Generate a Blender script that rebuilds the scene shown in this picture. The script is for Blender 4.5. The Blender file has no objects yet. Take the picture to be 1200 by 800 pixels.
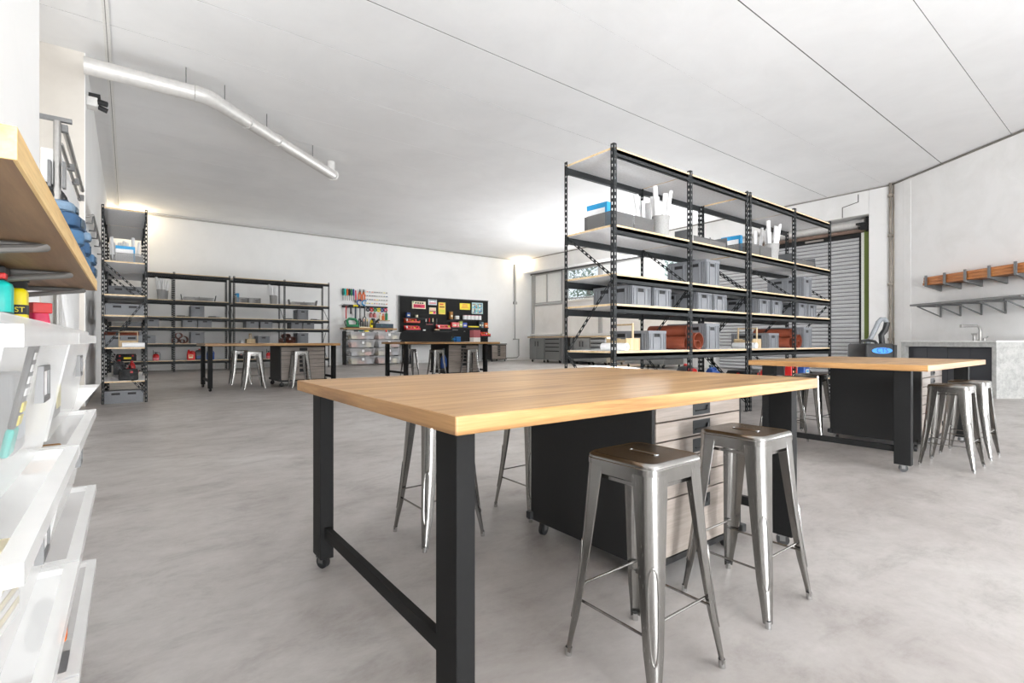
import bpy, bmesh, math, random
from mathutils import Vector, Matrix, Euler

random.seed(7)
SC = bpy.context.scene
COL = SC.collection
PI = math.pi

# ------------------------------------------------------------------ camera
cam_d = bpy.data.cameras.new('camera')
cam_d.sensor_width = 36.0
cam_d.lens = 17.58
cam_d.clip_start = 0.02
cam_d.clip_end = 300
cam = bpy.data.objects.new('camera', cam_d)
COL.objects.link(cam)
cam.location = (0, 0, 1.17)
cam.rotation_euler = (PI / 2, 0, -math.radians(37.52))
SC.camera = cam

# ------------------------------------------------------------------ world, lights, exposure
SC.view_settings.view_transform = 'Standard'
SC.view_settings.look = 'None'
SC.view_settings.gamma = 1.0
SC.view_settings.use_curve_mapping = False
SC.view_settings.exposure = -0.25
SC.cycles.use_denoising = True
SC.cycles.max_bounces = 12
SC.cycles.diffuse_bounces = 7
SC.cycles.glossy_bounces = 5
SC.cycles.transparent_max_bounces = 16
SC.cycles.sample_clamp_indirect = 6.0
SC.cycles.caustics_reflective = False
SC.cycles.caustics_refractive = False

world = bpy.data.worlds.new('sky')
SC.world = world
world.use_nodes = True
_bg = world.node_tree.nodes['Background']
_bg.inputs[0].default_value = (0.86, 0.93, 1.0, 1)
_bg.inputs[1].default_value = 1.6


def area_light(name, loc, direction, sx, sy, power, color=(1, 1, 1)):
    d = bpy.data.lights.new(name, 'AREA')
    d.shape = 'RECTANGLE'
    d.size, d.size_y = sx, sy
    d.energy = power
    d.color = color
    o = bpy.data.objects.new(name, d)
    COL.objects.link(o)
    o.location = loc
    o.rotation_euler = Vector(direction).to_track_quat('-Z', 'Z').to_euler()
    return o


# added fill lights in the unseen space behind the camera, no windows there; they look
# up, to brighten the ceiling more than the floor
area_light('front_fill_light', (9.5, -14.7, 1.9), (0.0, 1, 1.3), 20.0, 3.6, 1500, (0.95, 0.975, 1.0))
area_light('side_fill_light', (21.7, -7.0, 1.9), (-1, 0.3, 1.4), 13.0, 3.6, 3000, (0.95, 0.975, 1.0))
area_light('left_fill_light', (-0.40, -8.0, 1.9), (1, 0.6, 1.6), 11.0, 3.6, 9500, (0.95, 0.975, 1.0))
# added fill light in the unseen part of the left recess
area_light('recess_fill_light', (-2.5, 8.1, 3.2), (1, 0.6, 1.2), 6.0, 5.0, 270, (0.95, 0.975, 1.0))
# daylight entering by the long window band of the right wall
area_light('window_daylight', (20.45, 15.6, 2.8), (-1, 0, 0.9), 8.4, 2.5, 3200, (0.95, 0.975, 1.0))


# ------------------------------------------------------------------ materials
def lin(c):
    c = c / 255.0
    return c / 12.92 if c <= 0.04045 else ((c + 0.055) / 1.055) ** 2.4


def rgb(r, g, b):
    return (lin(r), lin(g), lin(b), 1.0)


MATS = {}


class NT:
    """small node helper"""
    def __init__(self, name):
        self.m = bpy.data.materials.new(name)
        self.m.use_nodes = True
        self.t = self.m.node_tree
        self.p = self.t.nodes['Principled BSDF']

    def n(self, typ, **kw):
        nd = self.t.nodes.new(typ)
        for k, v in kw.items():
            setattr(nd, k, v)
        return nd

    def l(self, a, b):
        self.t.links.new(a, b)

    def coords(self, scale=(1, 1, 1), which='Object'):
        tc = self.n('ShaderNodeTexCoord')
        mp = self.n('ShaderNodeMapping')
        mp.inputs['Scale'].default_value = scale
        self.l(tc.outputs[which], mp.inputs['Vector'])
        return mp.outputs['Vector']

    def noise(self, vec, scale, detail=4, rough=0.55, dist=0.0):
        nz = self.n('ShaderNodeTexNoise')
        nz.inputs['Scale'].default_value = scale
        nz.inputs['Detail'].default_value = detail
        nz.inputs['Roughness'].default_value = rough
        nz.inputs['Distortion'].default_value = dist
        self.l(vec, nz.inputs['Vector'])
        return nz.outputs['Fac']

    def ramp(self, fac, stops):
        r = self.n('ShaderNodeValToRGB')
        e = r.color_ramp.elements
        while len(e) < len(stops):
            e.new(0.5)
        for i, (p, c) in enumerate(stops):
            e[i].position = p
            e[i].color = c
        self.l(fac, r.inputs['Fac'])
        return r.outputs['Color']

    def mix(self, fac, a, b, mode='MIX'):
        mx = self.n('ShaderNodeMix', data_type='RGBA', blend_type=mode)
        for sock, v in ((mx.inputs['Factor'], fac), (mx.inputs['A'], a), (mx.inputs['B'], b)):
            if isinstance(v, (int, float, tuple)):
                sock.default_value = v
            else:
                self.l(v, sock)
        return mx.outputs['Result']

    def bump(self, height, strength=0.1, dist=0.01):
        b = self.n('ShaderNodeBump')
        b.inputs['Strength'].default_value = strength
        b.inputs['Distance'].default_value = dist
        self.l(height, b.inputs['Height'])
        self.l(b.outputs['Normal'], self.p.inputs['Normal'])


def simple(name, col, rough=0.5, metal=0.0, var=0.06, scale=30.0, spec=None, alpha=None):
    """plain coloured stuff with a slight noise in tone and gloss"""
    if name in MATS:
        return MATS[name]
    k = NT(name)
    v = k.coords()
    f = k.noise(v, scale, 3)
    c2 = tuple(max(0, x * (1 - var)) for x in col[:3]) + (1,)
    c1 = tuple(min(1, x * (1 + var)) for x in col[:3]) + (1,)
    k.l(k.ramp(f, [(0.3, c2), (0.7, c1)]), k.p.inputs['Base Color'])
    k.p.inputs['Roughness'].default_value = rough
    k.p.inputs['Metallic'].default_value = metal
    if spec is not None:
        k.p.inputs['Specular IOR Level'].default_value = spec
    if alpha is not None:
        k.p.inputs['Alpha'].default_value = alpha
    MATS[name] = k.m
    return k.m


def wood(name, dark, mid, light, along='X', rough=0.35, fine=1.0, streak=1.0):
    if name in MATS:
        return MATS[name]
    k = NT(name)
    sc = {'X': (0.55, 9, 9), 'Y': (9, 0.55, 9), 'Z': (9, 9, 0.55)}[along]
    v = k.coords(tuple(s * fine for s in sc))
    f = k.noise(v, 1.6, 6, 0.62, 0.6)
    c = k.ramp(f, [(0.30, dark), (0.5, mid), (0.72, light)])
    v2 = k.coords(tuple(s * fine * 5 for s in sc))
    f2 = k.noise(v2, 2.2, 4, 0.6, 0.2)
    g = k.ramp(f2, [(0.35, (0.72, 0.70, 0.68, 1)), (0.6, (1, 1, 1, 1))])
    c = k.mix(0.55 * streak, c, g, 'MULTIPLY')
    k.l(c, k.p.inputs['Base Color'])
    k.p.inputs['Roughness'].default_value = rough
    k.bump(f2, 0.06, 0.002)
    MATS[name] = k.m
    return k.m


def painted(name, base, dirt, scale=1.2, amount=0.5, rough=0.7, bump=0.15):
    k = NT(name)
    v = k.coords()
    f = k.noise(v, scale, 7, 0.65, 0.4)
    c = k.ramp(f, [(0.30, dirt), (0.30 + 0.35 * amount, base)])
    k.l(c, k.p.inputs['Base Color'])
    f2 = k.noise(v, 35, 5, 0.6)
    k.bump(f2, bump, 0.004)
    k.p.inputs['Roughness'].default_value = rough
    MATS[name] = k.m
    return k.m


M_WALL = painted('white_painted_wall', rgb(240, 240, 239), rgb(233, 233, 232), 0.5, 0.8)
M_CONC = painted('white_painted_concrete', rgb(241, 240, 239), rgb(232, 231, 229), 0.8, 0.7, 0.75, 0.3)
M_BEIGE = painted('warm_lit_wall_paint', rgb(225, 220, 212), rgb(216, 210, 202), 0.8, 0.8)  # wall paint with the warm light on it put into the colour
M_CEIL = painted('ceiling_panel_paint', rgb(240, 240, 240), rgb(233, 233, 233), 0.6, 0.9, 0.75, 0.2)
M_TRIM = simple('white_trim_paint', rgb(232, 231, 228), 0.5)
M_JOINT = simple('dark_joint', rgb(84, 82, 80), 0.9)


def floor_mat():
    k = NT('polished_concrete')
    v = k.coords((1, 1, 1))
    big = k.noise(v, 0.50, 9, 0.68, 0.5)
    med = k.noise(k.coords((1.0, 1.7, 1)), 2.2, 11, 0.76, 0.3)
    sm = k.noise(v, 22, 6, 0.7)
    a = k.ramp(big, [(0.34, rgb(150, 144, 140)), (0.5, rgb(170, 165, 162)), (0.66, rgb(186, 183, 180))])
    b = k.ramp(med, [(0.34, (0.72, 0.71, 0.70, 1)), (0.48, (0.92, 0.915, 0.91, 1)), (0.62, (1, 1, 1, 1))])
    c = k.mix(0.9, a, b, 'MULTIPLY')
    s = k.ramp(sm, [(0.35, (0.93, 0.93, 0.92, 1)), (0.6, (1, 1, 1, 1))])
    c = k.mix(0.6, c, s, 'MULTIPLY')
    k.l(c, k.p.inputs['Base Color'])
    r = k.ramp(med, [(0.3, (0.50, 0.50, 0.50, 1)), (0.7, (0.34, 0.34, 0.34, 1))])
    k.l(r, k.p.inputs['Roughness'])
    k.bump(med, 0.03, 0.004)
    MATS['polished_concrete'] = k.m
    return k.m


M_FLOOR = floor_mat()
M_OAK = wood('oak_butcher_block', rgb(118, 82, 46), rgb(166, 128, 82), rgb(194, 160, 114), 'X', 0.36)
M_OAKE = wood('oak_edge_shaded', rgb(128, 90, 52), rgb(164, 122, 76), rgb(190, 150, 100), 'Y', 0.45)  # grain runs along the edge; table-end shading put into the darker tone
M_OAK.node_tree.nodes['Principled BSDF'].inputs['Specular IOR Level'].default_value = 0.32
M_OAKY = wood('oak_plank_front', rgb(190, 148, 92), rgb(214, 176, 118), rgb(230, 198, 146), 'Y', 0.45)
M_LUMBER = wood('orange_stained_timber', rgb(136, 78, 36), rgb(176, 108, 54), rgb(200, 136, 78), 'X', 0.5)
M_PLY = wood('pale_board_edge', rgb(206, 176, 132), rgb(222, 196, 156), rgb(232, 212, 178), 'X', 0.6)
M_PINE = wood('pale_pine', rgb(178, 152, 112), rgb(196, 172, 134), rgb(208, 188, 154), 'Z', 0.55)
M_TAUPE = wood('taupe_laminate', rgb(124, 115, 108), rgb(146, 136, 128), rgb(160, 151, 143), 'X', 0.45)
M_BENCHTOP = wood('bench_worktop', rgb(176, 150, 116), rgb(198, 172, 138), rgb(212, 190, 158), 'Y', 0.5)
M_MELA = simple('grey_melamine', rgb(240, 240, 241), 0.45)
M_BLACK = simple('black_powder_coat', rgb(30, 30, 30), 0.55, 0.0, 0.05, 60, 0.10)
M_RACK = simple('charcoal_rack_steel', rgb(42, 44, 45), 0.5, 0.0, 0.08, 25, 0.2)
M_BODY = simple('black_cabinet_steel', rgb(38, 38, 38), 0.5, 0.0, 0.05, 40, 0.2)
M_RUBBER = simple('black_rubber', rgb(26, 26, 27), 0.55)
M_ZINC = simple('zinc', rgb(96, 95, 94), 0.5, 0.4)
M_CHROME = simple('chrome', rgb(200, 200, 200), 0.15, 1.0)
M_TOTE = simple('grey_tote_plastic', rgb(116, 118, 122), 0.45, 0, 0.04)
M_TOTE_DK = simple('dark_grey_tray', rgb(92, 93, 95), 0.5)
M_WIRE = simple('grey_wire_mesh', rgb(118, 117, 116), 0.45, 0.4)
M_PAPER = simple('white_paper', rgb(242, 242, 242), 0.8, 0, 0.03)
M_TERRA = simple('terracotta_pipe', rgb(136, 68, 46), 0.5, 0, 0.08, 8)
M_RED = simple('red_plastic', rgb(206, 32, 30), 0.35)
M_PINK = simple('pink_red_plastic', rgb(214, 30, 84), 0.35)
M_BLUE = simple('blue_plastic', rgb(32, 72, 140), 0.35)
M_CYAN = simple('bright_blue_card', rgb(36, 146, 200), 0.5)
M_TEAL = simple('turquoise_plastic', rgb(20, 206, 196), 0.4)
M_GREEN = simple('green_plastic', rgb(38, 132, 86), 0.4)
M_DKGREEN = simple('dark_green_plastic', rgb(20, 88, 78), 0.4)
M_YELLOW = simple('yellow_plastic', rgb(244, 222, 16), 0.4)
M_ORANGE = simple('orange_plastic', rgb(216, 104, 32), 0.4)
M_NAVY = simple('navy_plastic', rgb(24, 50, 66), 0.4)
M_FABRIC = simple('blue_fabric', rgb(50, 84, 114), 0.8, 0, 0.15, 60)
M_CARDB = simple('brown_card', rgb(158, 112, 56), 0.7)
M_CREAM = simple('cream_card', rgb(236, 226, 196), 0.7)
M_WINF = simple('grey_window_frame', rgb(168, 168, 168), 0.5)
M_PEG = simple('black_pegboard', rgb(37, 37, 37), 0.7, 0, .05, 30, .15)
M_GREYCAB = simple('grey_cabinet_paint', rgb(126, 127, 126), 0.5)
M_KITB = simple('navy_black_laminate', rgb(40, 42, 48), 0.4)
M_SHELFG = simple('grey_shelf_paint', rgb(112, 112, 112), 0.5)
M_OLIVE = simple('olive_guide_paint', rgb(98, 112, 44), 0.5)
M_DUCT = simple('galvanised_duct', rgb(214, 212, 209), 0.45, 0.25, 0.06, 12)
M_HOSE = simple('grey_hose', rgb(128, 132, 136), 0.5)
M_SLAT = simple('grey_shutter_slat', rgb(186, 186, 188), 0.45, 0.1)
M_STEELROD = simple('brushed_rod', rgb(160, 158, 155), 0.35, 0.7)
M_BRKT = simple('grey_bracket_rod', rgb(112, 110, 107), 0.42, 0.3)


def steel_mat():
    k = NT('gunmetal_stool_steel')
    v = k.coords((160, 160, 3))
    f = k.noise(v, 3, 3, 0.5)
    k.l(k.ramp(f, [(0.2, rgb(138, 136, 133)), (0.8, rgb(152, 150, 147))]), k.p.inputs['Base Color'])
    k.p.inputs['Metallic'].default_value = 1.0
    k.l(k.ramp(f, [(0.2, (0.24, 0.24, 0.24, 1)), (0.8, (0.28, 0.28, 0.28, 1))]), k.p.inputs['Roughness'])
    MATS['steel'] = k.m
    return k.m


M_STEEL = steel_mat()


def terrazzo():
    k = NT('speckled_concrete_panel')
    v = k.coords()
    f = k.noise(v, 9, 8, 0.75)
    f2 = k.noise(v, 60, 3, 0.6)
    c = k.ramp(f, [(0.3, rgb(146, 146, 144)), (0.6, rgb(184, 184, 181))])
    c2 = k.ramp(f2, [(0.32, (0.7, 0.7, 0.7, 1)), (0.45, (1, 1, 1, 1))])
    k.l(k.mix(0.8, c, c2, 'MULTIPLY'), k.p.inputs['Base Color'])
    k.p.inputs['Roughness'].default_value = 0.6
    return k.m


M_TERRZ = terrazzo()


def clear_mat(name, tint, opac, rough=0.2, emis=0):
    """milky translucent plastic: part of the light goes straight through"""
    k = NT(name)
    k.p.inputs['Base Color'].default_value = tint
    k.p.inputs['Roughness'].default_value = rough
    v = k.coords()
    f = k.noise(v, 6, 2)
    r = k.n('ShaderNodeMapRange')
    r.inputs['To Min'].default_value = max(0, opac - 0.05)
    r.inputs['To Max'].default_value = min(1, opac + 0.05)
    k.l(f, r.inputs['Value'])
    k.l(r.outputs['Result'], k.p.inputs['Alpha'])
    return k.m


M_CLEAR = clear_mat('milky_clear_plastic', rgb(250, 250, 249), 0.62, 0.25)
M_CLEARF = clear_mat('thin_clear_plastic', rgb(250, 250, 249), 0.42, 0.2)
M_CLEARD = clear_mat('clear_grey_plastic', rgb(236, 238, 240), 0.34, 0.25)
M_FROST = clear_mat('frosted_window_glass', rgb(240, 241, 240), 0.8, 0.35)
M_GLASS = clear_mat('window_glass', rgb(190, 205, 205), 0.14, 0.03)


# ------------------------------------------------------------------ mesh building
class MB:
    """collects shapes and links them as one mesh object"""
    def __init__(self):
        self.v, self.f, self.mi, self.sm = [], [], [], []

    def add(self, vs, fs, mi=0, smooth=False, M=None):
        o = len(self.v)
        for p in vs:
            p = Vector(p)
            self.v.append(tuple(M @ p) if M is not None else tuple(p))
        for q in fs:
            self.f.append(tuple(i + o for i in q))
            self.mi.append(mi)
            self.sm.append(smooth)
        return self

    def box(self, a, b, mi=0, M=None):
        x0, y0, z0 = (min(a[i], b[i]) for i in range(3))
        x1, y1, z1 = (max(a[i], b[i]) for i in range(3))
        vs = [(x0, y0, z0), (x1, y0, z0), (x1, y1, z0), (x0, y1, z0), (x0, y0, z1), (x1, y0, z1), (x1, y1, z1), (x0, y1, z1)]
        fs = [(0, 3, 2, 1), (4, 5, 6, 7), (0, 1, 5, 4), (1, 2, 6, 5), (2, 3, 7, 6), (3, 0, 4, 7)]
        return self.add(vs, fs, mi, False, M)

    def bar(self, p0, p1, w, h, up=(0, 0, 1), mi=0):
        """rectangular bar from p0 to p1, w wide sideways, h along up"""
        p0, p1 = Vector(p0), Vector(p1)
        d = (p1 - p0)
        L = d.length
        d.normalize()
        s = d.cross(Vector(up))
        if s.length < 1e-6:
            s = d.cross(Vector((1, 0, 0)))
        s.normalize()
        u = s.cross(d)
        M = Matrix((( s.x, d.x, u.x, p0.x), (s.y, d.y, u.y, p0.y), (s.z, d.z, u.z, p0.z), (0, 0, 0, 1)))
        return self.box((-w / 2, 0, -h / 2), (w / 2, L, h / 2), mi, M)

    def loft(self, rings, mi=0, smooth=True, cap0=True, cap1=True, closed=True, M=None):
        n = len(rings[0])
        vs = [p for r in rings for p in r]
        fs = []
        for i in range(len(rings) - 1):
            for j in range(n if closed else n - 1):
                a, b = i * n + j, i * n + (j + 1) % n
                fs.append((a, b, b + n, a + n))
        if cap0:
            fs.append(tuple(reversed(range(n))))
        if cap1:
            fs.append(tuple(range((len(rings) - 1) * n, len(rings) * n)))
        return self.add(vs, fs, mi, smooth, M)

    def cyl(self, p0, p1, r0, r1=None, n=16, mi=0, smooth=True, caps=True):
        p0, p1 = Vector(p0), Vector(p1)
        r1 = r0 if r1 is None else r1
        q = (p1 - p0).to_track_quat('Z', 'Y')
        rings = []
        for p, r in ((p0, r0), (p1, r1)):
            rings.append([p + q @ Vector((r * math.cos(2 * PI * i / n), r * math.sin(2 * PI * i / n), 0)) for i in range(n)])
        return self.loft(rings, mi, smooth, caps, caps)

    def pipe(self, p0, p1, r, t, n=20, mi=0):
        """hollow cylinder"""
        p0, p1 = Vector(p0), Vector(p1)
        q = (p1 - p0).to_track_quat('Z', 'Y')
        rings = []
        for p, rr in ((p0, r), (p1, r), (p1, r - t), (p0, r - t), (p0, r)):
            rings.append([p + q @ Vector((rr * math.cos(2 * PI * i / n), rr * math.sin(2 * PI * i / n), 0)) for i in range(n)])
        return self.loft(rings, mi, True, False, False)

    def lathe(self, prof, c=(0, 0, 0), n=24, mi=0, M=None, smooth=True):
        rings = [[(c[0] + r * math.cos(2 * PI * i / n), c[1] + r * math.sin(2 * PI * i / n), c[2] + z) for i in range(n)] for r, z in prof]
        return self.loft(rings, mi, smooth, True, True, True, M)

    def tube(self, pts, r, n=8, mi=0, closed=False):
        pts = [Vector(p) for p in pts]
        rings = []
        m = len(pts)
        ref = None
        for i, p in enumerate(pts):
            if closed:
                d = pts[(i + 1) % m] - pts[i - 1]
            else:
                d = pts[min(i + 1, m - 1)] - pts[max(i - 1, 0)]
            d.normalize()
            if ref is None:
                ref = d.cross(Vector((0, 0, 1)))
                if ref.length < 1e-3:
                    ref = d.cross(Vector((1, 0, 0)))
            s = (ref - d * ref.dot(d))
            s.normalize()
            ref = s
            u = d.cross(s)
            rings.append([p + s * (r * math.cos(2 * PI * k / n)) + u * (r * math.sin(2 * PI * k / n)) for k in range(n)])
        if closed:
            rings.append(rings[0])
            return self.loft(rings, mi, True, False, False)
        return self.loft(rings, mi, True, True, True)

    def prism(self, poly, z0, z1, mi=0, M=None, smooth=False):
        n = len(poly)
        vs = [(x, y, z0) for x, y in poly] + [(x, y, z1) for x, y in poly]
        fs = [tuple(reversed(range(n))), tuple(range(n, 2 * n))]
        fs += [(i, (i + 1) % n, (i + 1) % n + n, i + n) for i in range(n)]
        return self.add(vs, fs, mi, smooth, M)

    def mesh(self, name, mats, bevel=0, seg=2):
        me = bpy.data.meshes.new(name)
        me.from_pydata(self.v, [], self.f)
        for m in (mats if isinstance(mats, (list, tuple)) else [mats]):
            me.materials.append(m)
        me.polygons.foreach_set('material_index', self.mi)
        me.polygons.foreach_set('use_smooth', self.sm)
        bm = bmesh.new()
        bm.from_mesh(me)
        if bevel:
            es = [e for e in bm.edges if len(e.link_faces) == 2 and e.calc_face_angle(0) > 0.6]
            bmesh.ops.bevel(bm, geom=es, offset=bevel, segments=seg, affect='EDGES', profile=0.5, clamp_overlap=True)
        bmesh.ops.recalc_face_normals(bm, faces=bm.faces)
        for e in bm.edges:
            if len(e.link_faces) == 2 and e.calc_face_angle(0) > 0.75:
                e.smooth = False
        bm.to_mesh(me)
        bm.free()
        return me

    def build(self, name, mats, parent=None, bevel=0, seg=2, loc=(0, 0, 0), rot=(0, 0, 0)):
        return link(name, self.mesh(name, mats, bevel, seg), parent, loc, rot)


def link(name, me, parent=None, loc=(0, 0, 0), rot=(0, 0, 0)):
    o = bpy.data.objects.new(name, me)
    COL.objects.link(o)
    o.location = loc
    o.rotation_euler = rot
    if parent is not None:
        o.parent = parent
    return o


def tag(o, label=None, cat=None, group=None, kind=None):
    if label:
        o['label'] = label
    if cat:
        o['category'] = cat
    if group:
        o['group'] = group
    if kind:
        o['kind'] = kind
    return o


def thing(name, label, cat, loc=(0, 0, 0), rz=0.0, group=None):
    o = bpy.data.objects.new(name, None)
    COL.objects.link(o)
    o.empty_display_size = 0.1
    o.location = loc
    o.rotation_euler = (0, 0, rz)
    return tag(o, label, cat, group)


def struct(o):
    o['kind'] = 'structure'
    return o


KIDS = {}


def kids(o):
    return [c for c in COL.objects if c.parent == o]


def dup(o, loc, rz, label, group=None, scale=None):
    """copy of a thing with copies of its parts and sub-parts (mesh data shared)"""
    def rec(src, parent):
        c = src.copy()
        COL.objects.link(c)
        c.parent = parent
        for ch in src.children:
            rec(ch, c)
        return c
    r = rec(o, None)
    r.location = loc
    r.rotation_euler = (0, 0, rz)
    if scale:
        r.scale = scale if isinstance(scale, (tuple, list)) else (scale,) * 3
    r['label'] = label
    if group:
        r['group'] = group
    elif 'group' in r:
        del r['group']
    return r


def rrect(w, h, r, n=4, cx=0, cy=0):
    """rounded rectangle outline"""
    pts = []
    for qx, qy, a0 in ((1, 1, 0), (-1, 1, 90), (-1, -1, 180), (1, -1, 270)):
        for i in range(n + 1):
            a = math.radians(a0 + 90 * i / n)
            pts.append((cx + qx * (w / 2 - r) + r * math.cos(a), cy + qy * (h / 2 - r) + r * math.sin(a)))
    return pts


def text_part(name, body, size, mat, parent, loc, rot, depth=0.001, align='CENTER'):
    cu = bpy.data.curves.new(name, 'FONT')
    cu.body = body
    cu.size = size
    cu.extrude = depth
    cu.align_x = align
    cu.align_y = 'CENTER'
    cu.materials.append(mat)
    tmp = bpy.data.objects.new('tmp_text', cu)
    COL.objects.link(tmp)
    dg = bpy.context.evaluated_depsgraph_get()
    me = bpy.data.meshes.new_from_object(tmp.evaluated_get(dg))
    bpy.data.objects.remove(tmp)
    return link(name, me, parent, loc, rot)

# ================================================================== THE SETTING
ZC = 6.35
XR, XREC = 19.9, 20.6          # right wall face, back of its long recess
YB = 24.8                      # plane of the back wall
XL = -0.62                     # far left wall

struct(MB().box((-4, -15, -0.2), (27, 26, 0)).build('floor', M_FLOOR))

# ceiling: precast panels, each its own piece, with dark recessed joints between
ceil = struct(MB().box((-4, -15, ZC + 0.06), (22, 26, ZC + 0.25)).build('ceiling', M_JOINT))
edges = [-15.0, -13.0, -11.4, -9.8, -8.2, -6.6, -5.0, -3.4, -2.2, -0.9, 0.69, 2.31, 3.93, 5.63, 7.36, 8.93, 10.50, 12.1, 13.7, 15.3, 16.9, 18.5, 20.1, 21.7, 23.3, 26.0]
for i in range(len(edges) - 1):
    g = [0.011 if e in (3.93, 7.36) else (0.006 if e in (2.31, 8.93, 10.50) else 0.003) for e in edges[i:i + 2]]
    MB().box((-4, edges[i] + g[0], ZC), (22, edges[i + 1] - g[1], ZC + 0.06)).build('panel', M_CEIL, ceil)
    MB().box((-4, edges[i] - g[0], ZC + 0.004), (22, edges[i] + g[0], ZC + 0.05)).build('joint', M_JOINT, ceil)

struct(MB().box((-4, YB, 0), (24, YB + 0.3, ZC)).build('wall_back', M_WALL))
struct(MB().box((XL, YB - 0.05, 0.0), (XREC, YB, 0.16)).build('baseboard_back', M_TRIM, None, 0.006))
b = MB()
b.tube([(-0.5, YB - 0.06, 6.27), (19.0, YB - 0.06, 6.27)], 0.035, 8)
struct(b.build('trim_1', simple('grey_conduit', rgb(176, 174, 170), 0.5)))

# unseen closing walls behind the camera, added to bounce light back
struct(MB().box((-4, -15.3, 0), (26, -15, ZC)).build('wall_front', M_WALL))
struct(MB().box((22, -15, 0), (22.3, 2.0, ZC)).build('wall_front_right', M_WALL))

# left: near wall, recess behind it, far wall
w = MB()
w.box((-0.46, -15, 0), (-4, 4.48, ZC))
struct(w.build('wall_left', M_WALL))
w = MB()
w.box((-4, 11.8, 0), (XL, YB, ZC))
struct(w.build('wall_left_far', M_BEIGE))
w = MB()
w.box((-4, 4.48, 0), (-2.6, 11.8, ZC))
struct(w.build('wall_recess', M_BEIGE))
# white face of the far left wall, without the warm light's colour, and the parapet in front of the recess
struct(MB().box((XL, 11.8, 0), (XL + 0.012, YB, ZC)).build('wall_left_far_white', M_WALL))
struct(MB().box((-0.80, 7.9, 0), (-0.63, 10.75, 3.42)).build('wall_parapet', M_WALL, None, 0.01))

# ceiling cable tray running along the left wall
b = MB()
b.box((-0.325, -1, ZC - 0.05), (-0.235, YB - 0.4, ZC - 0.008))
ct = struct(b.build('trim_2', M_TRIM, None, 0.004))
b = MB()
b.box((-0.288, -1, ZC - 0.052), (-0.276, YB - 0.4, ZC - 0.0495))
b.build('slot', simple('tray_slot', rgb(150, 148, 144), 0.8), ct)

# right wall: column, lintel beam, recess wall below it
YC0, YC1 = 5.48, 6.08
w = MB()
w.box((XR, YC0, 0), (21.2, YC1, ZC))
col = struct(w.build('wall_right', M_CONC, None, 0.03, 2))
w = MB()
w.box((XR, YC1, 5.50), (XREC + 0.3, YB, ZC))
struct(w.build('wall_right_lintel', M_CONC, None, 0.01))
# stepped crack in the concrete where lintel meets column
b = MB()
for p0, p1 in (((XR - .002, 6.38, 6.22), (XR - .002, 6.38, 5.96)), ((XR - .002, 6.38, 5.96), (XR - .002, 6.86, 5.86)), ((XR - .002, 6.86, 5.86), (XR - .002, 6.86, 5.5))):
    b.bar(p0, p1, 0.02, 0.022, (1, 0, 0))
struct(b.build('trim_3', simple('crack_line', rgb(70, 68, 66), 0.9)))
# recess: masonry parts and window band
b = MB()
b.box((XREC, 12.15, 0), (XREC + 0.3, YB, 1.60))           # below windows
b.box((XREC, 11.75, 0), (XREC + 0.3, 12.25, 5.5))
b.box((XREC, 14.95, 0), (XREC + 0.3, 15.95, 5.5))         # white pier
b.box((XREC, 15.95, 1.6), (XREC + 0.3, 18.72, 3.35))
b.box((XREC, 18.95, 1.6), (XREC + 0.3, 21.5, 3.62))
b.box((XREC, 12.25, 1.6), (XREC + 0.3, 14.95, 3.4))
b.box((XREC, 21.85, 1.6), (XREC + 0.3, 24.5, 3.5))
b.box((XREC, YC1, 5.3), (XREC + 0.3, 11.75, 5.5))
struct(b.build('wall_right_recess', M_CONC))
b = MB()
b.box((XREC + .15, YC1, 0), (XREC + .3, 11.75, 5.3))
struct(b.build('wall_right_door_back', M_JOINT))
# strip coloured dark in place of a soffit shadow gap under lintel
b = MB()
b.box((XREC - 0.06, 12.2, 5.40), (XREC, YB, 5.5))
struct(b.build('trim_4', simple('dark_head_strip', rgb(84, 84, 84), 0.6)))
b = MB()
b.box((XREC - 0.12, 21.9, 1.55), (XREC, YB - .05, 1.65))
b.box((XREC - 0.12, 18.95, 3.5), (XREC, 21.5, 3.62))
b.box((XREC - 0.14, 12.2, 1.5), (XREC, 21.8, 1.62))
struct(b.build('trim_5', M_TRIM))


def window(nm, y0, y1, z0, z1, glass, mull=(), rails=()):
    t = tag(thing(nm, None, None, (XREC, 0, 0)), kind='structure')
    fw = 0.07
    fr = MB()
    fr.box((-0.05, y0, z0), (0.08, y0 + fw, z1)).box((-0.05, y1 - fw, z0), (0.08, y1, z1))
    fr.box((-0.05, y0, z0), (0.08, y1, z0 + fw)).box((-0.05, y0, z1 - fw), (0.08, y1, z1))
    fr.build('window_frame', M_WINF, t, 0.006)
    ys = [y0 + fw] + list(mull) + [y1 - fw]
    for m in mull:
        MB().box((-0.04, m - 0.04, z0 + fw), (0.07, m + 0.04, z1 - fw)).build('mullion', M_WINF, t)
    for a, c in zip(ys[:-1], ys[1:]):
        MB().box((0.01, a + (0.04 if a in mull else 0), z0 + fw), (0.03, c - (0.04 if c in mull else 0), z1 - fw)).build('pane', glass, t)
    return t


window('window_1', 21.88, 24.45, 3.55, 5.40, M_FROST, (23.27,))
window('window_2', 18.92, 21.5, 3.66, 5.40, M_GLASS)
window('window_3', 15.95, 18.72, 3.35, 5.40, M_FROST)
window('window_4', 12.25, 14.9, 3.42, 5.40, M_GLASS, (13.6,))
# full-height grey posts between the window bays
for y in (24.55, 21.68, 18.82):
    struct(MB().box((XREC - 0.10, y - 0.11, 0), (XREC + 0.05, y + 0.11, 5.42)).build('window_post', M_WINF, None, 0.008))
# painted panel below window one with its rail
struct(MB().box((XREC - 0.05, 21.8, 3.40), (XREC + .02, 24.5, 3.52)).build('trim_6', M_WINF, None, .006))

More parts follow.
